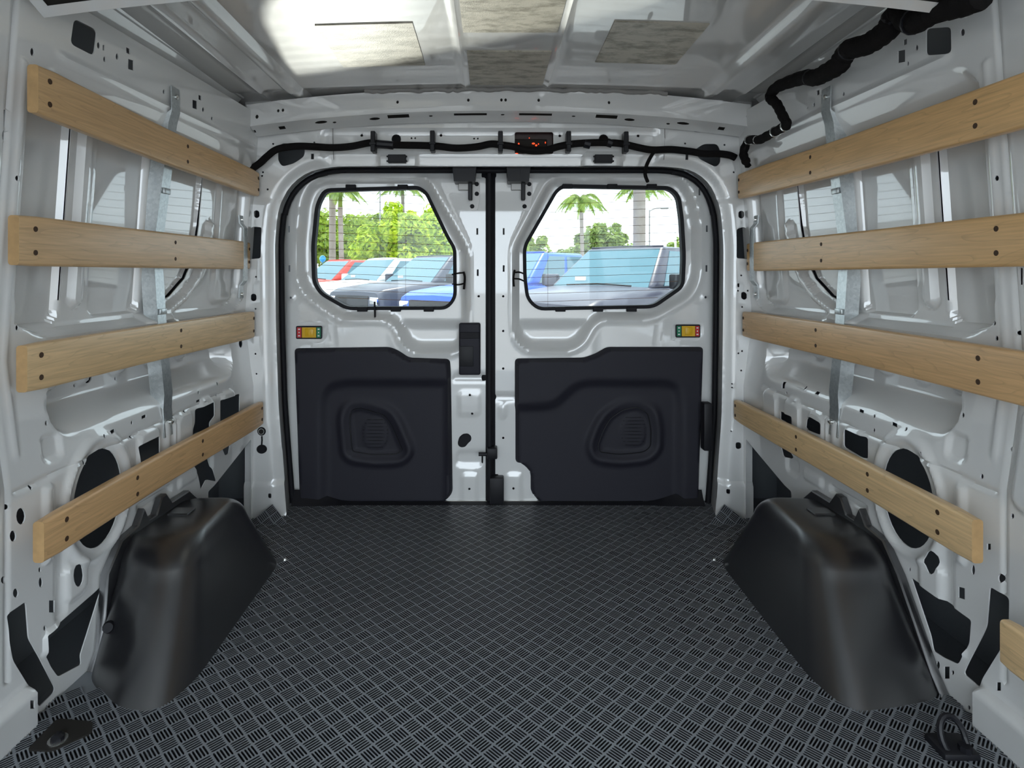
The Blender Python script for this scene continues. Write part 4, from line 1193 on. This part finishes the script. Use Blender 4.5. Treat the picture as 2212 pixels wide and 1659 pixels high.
for p_, d_ in zip(tile_me.polygons, DK): p_.material_index = d_
cells = []
rng = 46
c45 = math.sqrt(0.5)
ytop = 2.055
for i in range(-rng * 2, rng * 2):
    for j in range(-rng * 2, rng * 2):
        x = CX + (i * A - j * A) * c45; y = 1.45 + (i * A + j * A) * c45
        ax = abs(x - CX)
        if ax > 0.845 or y < 0.58 or y > 2.085: continue
        if ax > 0.63 and 1.13 < y < 1.63: continue       # under the arch covers
        if ax > 0.735 and y > 1.935: continue            # pillar feet
        cells.append((x, y, (i + j) % 2))
def px_of(x, y): return VX + x * F / y, VY + CH * F / y
vis = [c_ for c_ in cells if 0 < px_of(c_[0], c_[1])[0] < 2212 and px_of(c_[0], c_[1])[1] < 1655]
vis.sort(key=lambda c_: c_[1] + 0.0001 * abs(c_[0]))
near = set(vis[:300])
BV, BF = [], []
tva = np.array(tv)
for c_ in cells:
    x, y, o_ = c_
    ang = PI / 4 + (PI / 2 if o_ else 0)
    if c_ in near:
        o = bpy.data.objects.new('tread_tile', tile_me)
        COL.objects.link(o)
        o.parent = matroot
        o.location = Vector((x, y, 0)) - WORLD[matroot]
        o.rotation_euler = (0, 0, ang)
    else:
        ca, sa = math.cos(ang), math.sin(ang)
        n0 = len(BV)
        q = np.stack([tva[:, 0] * ca - tva[:, 1] * sa + x, tva[:, 0] * sa + tva[:, 1] * ca + y, tva[:, 2]], axis=-1)
        BV += [tuple(p) for p in q]
        BF += [tuple(k + n0 for k in f) for f in tf]
me = bpy.data.meshes.new('far_tread')
me.from_pydata(BV, [], BF)
far = new_obj('far_tread', me, matroot, M['mat'], 'the same tread running on towards the doors', 'stuff')
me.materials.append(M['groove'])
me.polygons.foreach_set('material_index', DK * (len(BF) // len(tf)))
base = join(box((CX - 0.865, -0.74, 0.0), (CX + 0.865, 2.10, 0.0013)))
mesh('mat_backing', base, M['mat'], matroot, smooth=0)
# raised rear lip of the mat against the door sill
lip = []
for x in np.linspace(CX - 0.70, CX + 0.70, 60):
    e = abs(x - CX) / 0.70
    up = 0.006 + 0.040 * float(sm((e - 0.72) / 0.25))
    lip.append([Vector((x, 2.03, 0.003)), Vector((x, 2.055, 0.006 + up * 0.5)), Vector((x, 2.068, up + 0.004)), Vector((x, 2.075, up))])
mesh('rear_lip', loft(lip, closed=False, cap=False), M['plastic'], matroot, label='plain dark rear edge of the mat turning up at the sill')
struct(mesh('trim_5', rbox((CX - 0.42, 2.074, 0.0), (CX + 0.50, 2.083, 0.0085), 0.001, 1), M['bolt'], smooth=0), 'bright metal sill strip under the rear doors')

# mat corners curling up at the pillar feet
for s in (-1, 1):
    V2, F2, K2 = [], [], []
    for i in range(-3, 4):
        for j in range(-3, 4):
            x = (i - j) * A * c45; y = (i + j) * A * c45
            if y < -0.012 or y > 0.050 - abs(x - 0.006) * 1.0 or abs(x) > 0.052: continue
            ang = PI / 4 + (PI / 2 if (i + j) % 2 else 0)
            Mt = Matrix.Translation((CX + s * 0.725, 1.895, 0.004)) @ Matrix.Rotation(math.radians(48), 4, 'X') @ Matrix.Translation((x, y, 0)) @ Matrix.Rotation(ang, 4, 'Z')
            n0 = len(V2)
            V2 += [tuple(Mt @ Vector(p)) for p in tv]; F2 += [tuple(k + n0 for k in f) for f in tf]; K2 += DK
    me = bpy.data.meshes.new('mat_flap'); me.from_pydata(V2, [], F2)
    new_obj('mat_flap', me, matroot, M['mat'], 'treaded mat corner curling up at the pillar foot')
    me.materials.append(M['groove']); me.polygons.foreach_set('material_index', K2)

# ------------------------------------------------------------------ roof damping pads
def pad(x0, x1, y0, y1, label):
    def mp(a, b, d):
        p = roof_map(np.array([a]), np.array([b]), np.array([0.0]))[0]
        return Vector((p[0], p[1], p[2] - d))
    g = plate([(x0, y0), (x1, y0), (x1, y1), (x0, y1)], mp, -0.001, 0.003)
    tag(mesh('damping_pad', g, M['pad'], smooth=0), label, 'damping pad', 'damping pads on the roof')
pad(-0.405, -0.180, 1.385, 1.655, 'brownish damping pad in the brightly lit roof panel left of centre')
pad(-0.066, 0.160, 1.16, 1.440, 'damping pad in the centre roof channel cut off by the top of the picture')
pad(-0.062, 0.158, 1.560, 1.830, 'small damping pad in the centre roof channel next to the rear bow')
pad(0.283, 0.500, 1.375, 1.630, 'damping pad on the roof panel right of centre')

# ------------------------------------------------------------------ small fittings
def fm(a, b, d): return Vector(((a - VX) * YP / F, YP - d, CH - (b - VY) * YP / F))
sock = thing('power_socket', 'round black power socket with hanging cap on the left rear pillar', 'socket', tuple(fm(566, 970, 0)))
mesh('socket_ring', join(plate(ell(566, 931, 10, 10, 20), fm, -0.002, 0.006, 0.003, 2.0)), M['rubber'], sock)
mesh('socket_barrel', plate(ell(566, 931, 6.6, 6.6, 18), fm, 0.004, 0.0075), M['bolt'], sock)
mesh('socket_bore', plate(ell(566, 931, 5.2, 5.2, 18), fm, 0.006, 0.0080), M['dark'], sock)
mesh('cap_tether', tube([fm(567, 941, 0.006), fm(568, 950, 0.008), fm(567, 960, 0.007)], 0.0025, 7), M['rubber'], sock)
mesh('cap', plate(ell(567, 969, 11, 9.5, 18), fm, 0.001, 0.014, 0.006, 3.0), M['rubber'], sock)
# black pad on the right pillar reveal
pd = tag(mesh('door_stop_pad', rbox((fm(1531, 0, 0).x, 1.992, fm(0, 983, 0).z), (fm(1550, 0, 0).x, 2.03, fm(0, 878, 0).z), 0.004, 2), M['plastic']), 'tall dark plastic pad on the inner face of the right rear pillar', 'pad')
# tie-down rings at the foot of the front posts
def tie_ring(x, y, label):
    root = thing('tie_down_ring', label, 'tie-down', (x, y, 0.0))
    ring = [Vector((x + 0.022 * math.cos(t) * 0.9, y + 0.012 * math.sin(t), 0.03 + 0.026 * math.sin(t))) for t in np.linspace(0, 2 * PI, 22)[:-1]]
    mesh('ring', tube(ring, 0.005, 8, closed=True), M['clip'], root)
    mesh('ring_base', rbox((x - 0.028, y - 0.02, 0.001), (x + 0.032, y + 0.03, 0.016), 0.005, 2), M['plastic'], root)
    mesh('ring_bolt', rod((x + 0.012, y - 0.01, 0.014), (x + 0.012, y - 0.01, 0.024), 0.010, 8), M['clip'], root)
anc = thing('floor_anchor', 'black floor anchor recess with a bolt beside the left front post', 'anchor', (-0.71, 1.03, 0.0))
mesh('recess_plate', plate(round_poly([(-0.765, 0.992), (-0.722, 0.990), (-0.682, 1.030), (-0.698, 1.055), (-0.765, 1.062)], 0.008, 3), lambda a, b, d: Vector((a, b, d)), 0.0, 0.0085), M['dark'], anc)
mesh('anchor_bolt', tube([(-0.728, 1.012, 0.008), (-0.728, 1.012, 0.016), (-0.728, 1.012, 0.020)], [0.011, 0.010, 0.005], 10), M['clip'], anc)
mesh('anchor_washer', tube([(-0.728, 1.012, 0.008), (-0.728, 1.012, 0.0105)], 0.015, 14), M['bolt'], anc)
tie_ring(0.762, 0.992, 'black tie-down ring at the foot of the right front post')

# ------------------------------------------------------------------ outside: parking lot, trucks, trees
GZ = -0.68
M['asphalt'] = mat('asphalt', (0.30, 0.30, 0.30), 0.9, vary=(2, 0.2))
gnd = struct(mesh('ground', ([(-90, -40, GZ), (90, -40, GZ), (90, 160, GZ), (-90, 160, GZ)], [(0, 1, 2, 3)]), M['asphalt'], smooth=0), 'pale grey parking lot')
M['truck_glass'] = mat('truck_glass', (0.035, 0.13, 0.17), 0.06, spec=0.7)
M['tyre'] = mat('tyre', (0.02, 0.02, 0.02), 0.8)
M['chrome'] = mat('chrome', (0.75, 0.75, 0.78), 0.12, metal=1.0)
M['paper'] = mat('paper', (0.85, 0.85, 0.85), 0.6)

def bevelled(geo, r, seg=3, ang=20):
    bm = bmesh.new()
    bv = [bm.verts.new(p) for p in geo[0]]
    for q in geo[1]: bm.faces.new([bv[i] for i in q])
    bmesh.ops.recalc_face_normals(bm, faces=bm.faces)
    ed = [e for e in bm.edges if e.calc_face_angle(0) > math.radians(ang)]
    bmesh.ops.bevel(bm, geom=ed, offset=r, segments=seg, profile=0.5, affect='EDGES')
    bm.verts.index_update()
    out = [v.co.copy() for v in bm.verts], [[v.index for v in f.verts] for f in bm.faces]
    bm.free()
    return out

def truck(X, Y, yaw, col, label, rough=0.25):
    """pickup; local x = its own left, local y = forwards, origin on the ground under the windscreen foot"""
    paint = mat('truck_paint', col, rough + 0.1, coat=0.1, coat_r=0.08, spec=0.35)
    root = thing('pickup_truck', label, 'truck', (X, Y, GZ), 'pickup trucks parked behind the van')
    Mx = Matrix.Translation((X, Y, GZ)) @ Matrix.Rotation(yaw, 4, 'Z')
    def put(name, geo, m, parent=root, smooth=35, lab=None): return mesh(name, xform(geo, Mx), m, parent, smooth, lab)
    hw = 0.98
    secs = [(1.62, 0.55, 0.90, 0.84), (1.58, 0.50, 1.05, 0.93), (1.40, 0.48, 1.13, 0.97), (0.60, 0.46, 1.22, hw), (-0.05, 0.45, 1.27, hw), (-2.40, 0.45, 1.28, hw), (-4.05, 0.45, 1.28, hw), (-4.12, 0.50, 1.24, hw)]
    rings = []
    for y, z0, z1, h in secs:
        rings.append([Vector(q) for q in ((-h, y, z0), (h, y, z0), (h, y, z1 - 0.13), (h - 0.05, y, z1 - 0.03), (h - 0.14, y, z1), (0, y, z1 + 0.025), (-h + 0.14, y, z1), (-h + 0.05, y, z1 - 0.03), (-h, y, z1 - 0.13))])
    put('body', loft(rings, True, True), paint, smooth=50)
    zb, zt = 1.25, 1.90
    b4 = [(-0.93, 0.02), (0.93, 0.02), (0.93, -2.38), (-0.93, -2.38)]
    t4 = [(-0.70, -0.82), (0.70, -0.82), (0.70, -2.20), (-0.70, -2.20)]
    cab = ([(x, y, zb) for x, y in b4] + [(x, y, zt) for x, y in t4], [(3, 2, 1, 0), (4, 5, 6, 7), (0, 1, 5, 4), (1, 2, 6, 5), (2, 3, 7, 6), (3, 0, 4, 7)])
    put('cab_frame', bevelled(cab, 0.07), paint, smooth=50)
    def pane(name, c00, c10, c11, c01, s0, s1, t0, t1, m=M['truck_glass'], off=0.006, sh0=0.0, sh1=0.0):
        c00, c10, c11, c01 = map(Vector, (c00, c10, c11, c01))
        nrm = (c10 - c00).cross(c01 - c00).normalized()
        def q(s_, t_): return (c00 * (1 - s_) + c10 * s_) * (1 - t_) + (c01 * (1 - s_) + c11 * s_) * t_
        loop = [q(s0, t0), q(s1, t0), q(s1 + sh1, t1), q(s0 + sh0, t1)]
        r0 = [p - nrm * 0.006 for p in loop]; r1 = [p + nrm * off for p in loop]
        return put(name, loft([r0, r1], True, True), m, smooth=20)
    B = [Vector((x, y, zb)) for x, y in b4]; T = [Vector((x, y, zt)) for x, y in t4]
    wsn = pane('windscreen', B[0], B[1], T[1], T[0], 0.045, 0.955, 0.02, 0.93)
    for sgn, (i0, i1) in ((1, (1, 2)), (-1, (0, 3))):
        a, b_, ta, tb = B[i0], B[i1], T[i0], T[i1]
        if sgn > 0:
            pane('side_window', a, b_, tb, ta, 0.14, 0.50, 0.05, 0.88); pane('side_window', a, b_, tb, ta, 0.55, 0.93, 0.05, 0.88)
        else:
            pane('side_window', b_, a, ta, tb, 0.50, 0.86, 0.05, 0.88); pane('side_window', b_, a, ta, tb, 0.07, 0.45, 0.05, 0.88)
        put('mirror', rbox((sgn * 1.14 - 0.13, -0.42, 1.24), (sgn * 1.14 + 0.13, -0.30, 1.46), 0.03, 2), paint if sgn > 0 else M['plastic'])
    put('grille', rbox((-0.62, 1.56, 0.62), (0.62, 1.64, 0.98), 0.03, 2), M['plastic'])
    for sgn in (-1, 1):
        put('headlamp', rbox((sgn * 0.78 - 0.14, 1.48, 0.78), (sgn * 0.78 + 0.14, 1.62, 0.96), 0.03, 2), M['chrome'])
        for y in (0.95, -2.85):
            put('wheel', xform(tube([(-0.12, 0, 0), (-0.10, 0, 0), (0.10, 0, 0), (0.12, 0, 0)], [0.34, 0.39, 0.39, 0.34], 24), Matrix.Translation((sgn * 0.86, y, 0.39))), M['tyre'], lab='black tyre')
    put('bumper', rbox((-0.92, 1.52, 0.46), (0.92, 1.70, 0.62), 0.04, 2), M['chrome'])
    put('wiper', tube([(-0.6, 0.06, 1.285), (0.0, 0.02, 1.31), (0.55, 0.05, 1.29)], 0.012, 6), M['plastic'])
    put('price_sheet', box((0.30, -0.12, 1.33), (0.50, -0.11, 1.42)), M['paper'], smooth=0)
    put('roof_rim', tube([(-0.66, -0.86, 1.905), (0, -0.88, 1.915), (0.66, -0.86, 1.905)], 0.012, 6), paint)
    return root
YAW = math.radians(180 - 42)
truck(1.66, 9.3, YAW, (0.05, 0.05, 0.075), 'dark grey pickup filling the right rear window')
truck(0.02, 12.0, YAW, (0.01, 0.10, 0.60), 'bright blue pickup just left of the dark grey one')
truck(-2.02, 14.6, YAW, (0.05, 0.055, 0.08), 'charcoal pickup at the right of the left rear window')
truck(-3.75, 17.0, YAW, (0.80, 0.80, 0.80), 'white pickup between the charcoal and red ones')
truck(-5.55, 19.2, YAW, (0.60, 0.045, 0.03), 'red pickup at the far left of the left rear window')

# ---- foliage
def leafmat(name, c0, c1):
    m = bpy.data.materials.new(name)
    nt, b = nodes_of(m)
    tc = nt.nodes.new('ShaderNodeTexCoord')
    nz = nt.nodes.new('ShaderNodeTexNoise'); nz.inputs['Scale'].default_value = 3.5; nz.inputs['Detail'].default_value = 5
    nt.links.new(tc.outputs['Object'], nz.inputs['Vector'])
    r = nt.nodes.new('ShaderNodeValToRGB')
    r.color_ramp.elements[0].position = 0.36; r.color_ramp.elements[0].color = (*c0, 1)
    r.color_ramp.elements[1].position = 0.62; r.color_ramp.elements[1].color = (*c1, 1)
    nt.links.new(nz.outputs['Fac'], r.inputs['Fac']); nt.links.new(r.outputs['Color'], b.inputs['Base Color'])
    b.inputs['Roughness'].default_value = 0.6
    tl = nt.nodes.new('ShaderNodeBsdfTranslucent'); nt.links.new(r.outputs['Color'], tl.inputs['Color'])
    mx = nt.nodes.new('ShaderNodeMixShader'); mx.inputs[0].default_value = 0.45
    nt.links.new(b.outputs[0], mx.inputs[1]); nt.links.new(tl.outputs[0], mx.inputs[2])
    nt.links.new(mx.outputs[0], nt.nodes['Material Output'].inputs['Surface'])
    return m
M['leaf_lime'] = leafmat('lime_leaves', (0.24, 0.40, 0.015), (0.62, 0.72, 0.04))
M['leaf_green'] = leafmat('green_leaves', (0.18, 0.29, 0.025), (0.40, 0.50, 0.05))
M['leaf_far'] = leafmat('pale_leaves', (0.16, 0.25, 0.05), (0.32, 0.41, 0.09))
M['frond'] = leafmat('palm_leaves', (0.13, 0.24, 0.03), (0.33, 0.43, 0.07))
M['bark'] = mat('bark', (0.16, 0.11, 0.075), 0.9, vary=(6, 0.3))
M['pale_bark'] = mat('pale_bark', (0.28, 0.235, 0.20), 0.85, vary=(5, 0.25))
M['concrete'] = mat('pale_concrete', (0.30, 0.255, 0.215), 0.85, vary=(4, 0.2))

def tree(px0, px1, py0, Y, label, m, seed, leaf=0.16, n=4200, base_py=None):
    rnd = random.Random(seed)
    xa, xb = (px0 - VX) * Y / F, (px1 - VX) * Y / F
    cx, hw = (xa + xb) / 2, (xb - xa) / 2
    ztop = CH + (VY - py0) * Y / F
    root = thing('broadleaf_tree', label, 'tree', (cx, Y, GZ), 'trees beyond the parking lot')
    zlow = GZ + 0.9
    zc = (ztop + zlow) / 2; hz_ = (ztop - zlow) / 2
    mesh('trunk', tube(smooth_path([(cx, Y, GZ), (cx + .06 * hw, Y, GZ + hz_ * .6), (cx - .03 * hw, Y, zc)], 4), 0.10 + 0.03 * hw, 8), M['bark'], root)
    for k in range(4):
        a = k * 1.57 + rnd.random()
        mesh('branch', tube(smooth_path([(cx, Y, GZ + hz_ * .5), (cx + .3 * hw * math.cos(a), Y + .3 * hw * math.sin(a), zc - .2 * hz_), (cx + .6 * hw * math.cos(a), Y + .6 * hw * math.sin(a), zc + .2 * hz_)], 4), 0.045, 6), M['bark'], root)
    blobs = []
    for k in range(34):
        while True:
            p = Vector((rnd.uniform(-1, 1), rnd.uniform(-1, 1), rnd.uniform(-1, 1)))
            if 0.25 < p.length < 1: break
        r = rnd.uniform(0.16, 0.34)
        p = p * (1 - r * 0.75)
        blobs.append((Vector((cx + p.x * hw, Y + p.y * hw, zc + p.z * hz_)), r))
    V, Fc = [], []
    for k in range(n):
        c_, r = rnd.choice(blobs)
        d = Vector((rnd.gauss(0, 1), rnd.gauss(0, 1), rnd.gauss(0, 1))).normalized()
        rr = rnd.uniform(0.75, 1.05)
        p = c_ + Vector((d.x * r * hw, d.y * r * hw, d.z * r * hz_)) * rr
        n_ = (d + Vector((rnd.uniform(-.6, .6), rnd.uniform(-.6, .6), rnd.uniform(-.2, .8)))).normalized()
        t = n_.orthogonal().normalized()
        t = Matrix.Rotation(rnd.uniform(0, 6.28), 3, n_) @ t
        b = n_.cross(t)
        L = leaf * rnd.uniform(0.6, 1.3)
        n0 = len(V)
        V += [p - t * L, p + b * L * 0.42 + n_ * L * .1, p + t * L, p - b * L * 0.42 + n_ * L * .1]
        Fc.append((n0, n0 + 1, n0 + 2, n0 + 3))
    me = bpy.data.meshes.new('foliage'); me.from_pydata([tuple(p) for p in V], [], Fc)
    new_obj('foliage', me, root, m, 'mass of small leaves', 'stuff')
    return root
tree(752, 925, 428, 29, 'bright lime-green bushy tree behind the white pickup', M['leaf_lime'], 3, 0.17, 6000)
tree(868, 1040, 428, 34, 'lime-green tree behind the charcoal pickup', M['leaf_lime'], 4, 0.17, 6000)
tree(620, 815, 440, 40, 'darker green tree behind the pale pole and slim palm', M['leaf_green'], 5, 0.22, 5000)
tree(520, 725, 405, 48, 'green tree at the left edge of the left window', M['leaf_green'], 6, 0.27, 5000)
tree(745, 880, 462, 52, 'green tree filling the gap behind the lime-green trees', M['leaf_green'], 7, 0.27, 4500)
tree(1080, 1200, 498, 36, 'low green tree at the left edge of the right window', M['leaf_green'], 8, 0.18, 3600)
tree(1235, 1375, 470, 46, 'rounded pale green tree left of the thick pole', M['leaf_far'], 9, 0.26, 4200)
tree(1180, 1270, 525, 60, 'distant low tree behind the palm trunk', M['leaf_far'], 10, 0.30, 2200)
tree(1330, 1420, 522, 62, 'distant low tree behind the thick pole', M['leaf_far'], 11, 0.30, 2200)
tree(1425, 1520, 512, 64, 'distant tree at the right edge of the right window', M['leaf_far'], 12, 0.30, 2200)
tree(1010, 1110, 480, 40, 'green tree hidden mostly behind the door posts', M['leaf_green'], 13, 0.22, 2600)

def palm(px, crown_py, Y, spread, label, seed, trunk_r=0.11, nf=15, m='frond'):
    rnd = random.Random(seed)
    x = (px - VX) * Y / F; zc = CH + (VY - crown_py) * Y / F
    root = thing('palm_tree', label, 'palm', (x, Y, GZ), 'palms beyond the parking lot')
    mesh('trunk', tube(smooth_path([(x + .1, Y, GZ), (x + .04, Y, (GZ + zc) / 2), (x, Y, zc - 0.7)], 5), [trunk_r * 1.25] * 4 + [trunk_r] * 7, 10), M['pale_bark'], root)
    mesh('crownshaft', tube([(x, Y, zc - 0.75), (x, Y, zc - 0.4), (x, Y, zc)], [trunk_r * .95, trunk_r * .8, trunk_r * .4], 10), M['frond'], root, label='smooth green crownshaft')
    for k in range(nf):
        a = 2 * PI * k / nf + rnd.uniform(-.2, .2)
        up = rnd.uniform(0.15, 0.95) if k % 3 else rnd.uniform(0.9, 1.4)
        L = spread * rnd.uniform(0.85, 1.1)
        d = Vector((math.cos(a), math.sin(a), 0))
        mid = []
        for i in range(9):
            t = i / 8
            mid.append(Vector((x, Y, zc)) + d * (L * t * (0.95 - 0.15 * up)) + Vector((0, 0, L * (up * t * 0.75 - (0.55 + 0.55 * up) * t * t))))
        V, Fc = list(tube(mid, [0.02 * (1 - i / 10) + .004 for i in range(9)], 4))
        V = list(V); Fc = list(Fc)
        path = smooth_path(mid, 9)
        for i in range(4, len(path) - 1):
            tg = (path[i + 1] - path[i]).normalized()
            side = tg.cross(Vector((0, 0, 1))).normalized()
            ll = spread * 0.30 * math.sin(PI * min(1, 0.18 + 0.8 * i / len(path)))
            for sg in (-1, 1):
                tip = path[i] + side * sg * ll * 0.75 + tg * ll * 0.55 + Vector((0, 0, -ll * rnd.uniform(0.35, 0.75)))
                n0 = len(V)
                wv = tg * 0.014 * spread
                V += [path[i] - wv, path[i] + wv, tip]
                Fc.append((n0, n0 + 1, n0 + 2))
        mesh('frond', (V, Fc), M[m], root, smooth=0)
    return root
palm(735, 410, 24, 1.15, 'slim palm in front of the trees in the left window', 21, 0.10)
palm(870, 398, 40, 2.0, 'palm crown rising above the lime-green trees', 22, 0.11)
palm(1256, 432, 34, 1.75, 'tall palm standing clear against the sky in the right window', 23, 0.11)
palm(1384, 402, 32, 1.70, 'palm half hidden behind the thick pale pole', 24, 0.10)
palm(1108, 455, 40, 1.7, 'palm whose frond tips show at the left edge of the right window', 25, 0.11)

def pole(px, Y, r, top, label, m, arm=0):
    x = (px - VX) * Y / F
    root = thing('utility_pole', label, 'pole', (x, Y, GZ))
    mesh('shaft', tube([(x, Y, GZ), (x, Y, GZ + 2), (x, Y, top)], [r * 1.08, r * 1.03, r * 0.94], 16), m, root)
    mesh('base_collar', tube([(x, Y, GZ), (x, Y, GZ + 0.25)], r * 1.35, 16), m, root)
    if arm:
        mesh('lamp_arm', tube(smooth_path([(x, Y, top - .1), (x + arm * .4, Y, top + .1), (x + arm, Y, top + .12)], 4), r * .7, 8), m, root)
        mesh('lamp_head', rbox((x + arm - .25, Y - .1, top + .05), (x + arm + .25, Y + .1, top + .16), 0.03, 2), m, root)
    return root
pole(718, 25.0, 0.135, 6.5, 'thick pale pole in the left window beside the slim palm', M['concrete'])
pole(1381, 13.5, 0.135, 5.5, 'very thick pale pole in the right window behind the dark grey pickup', M['concrete'])
pole(1403, 40, 0.05, 5.0, 'thin lamp post just right of the thick pole', M['steel'], 1.0)
pole(1459, 40, 0.07, 3.7, 'pale lamp post near the right edge of the right window', M['paper'], -0.9)
pole(821, 38, 0.05, 6.6, 'thin lamp post above the lime-green trees', M['steel'], 0.9)
# balloon
bx_, bY = (697 - VX) * 24.0 / F, 24.0
bz = CH + (VY - 559) * bY / F
bal = thing('balloon', 'small shiny blue balloon above the red pickup', 'balloon', (bx_, bY, GZ))
M['balloon'] = mat('balloon_blue', (0.0, 0.30, 0.70), 0.2, coat=0.6)
rings = []
for k in range(13):
    t = PI * k / 12
    rr = 0.125 * math.sin(t) ** 0.9 + 0.0015; zz = bz + 0.135 * math.cos(t) - (0.02 if k > 9 else 0) * (k - 9) / 3
    rings.append([Vector((bx_ + rr * math.cos(a), bY + rr * math.sin(a), zz)) for a in np.linspace(0, 2 * PI, 19)[:-1]])
mesh('skin', loft(rings, True, True), M['balloon'], bal, smooth=60)
mesh('knot', rod((bx_, bY, bz - 0.14), (bx_, bY, bz - 0.18), 0.008, 8, 0.02), M['balloon'], bal)
mesh('string', tube(smooth_path([(bx_, bY, bz - .13), (bx_ + .03, bY, bz - .5), (bx_, bY, GZ)], 4), 0.003, 4), M['paper'], bal)
# pale site wall far behind the lot
struct(mesh('wall_site', rbox((-14, 44.0, GZ), (12, 44.2, GZ + 1.25), 0.03, 1), M['paper'], smooth=0), 'low white wall behind the trees')
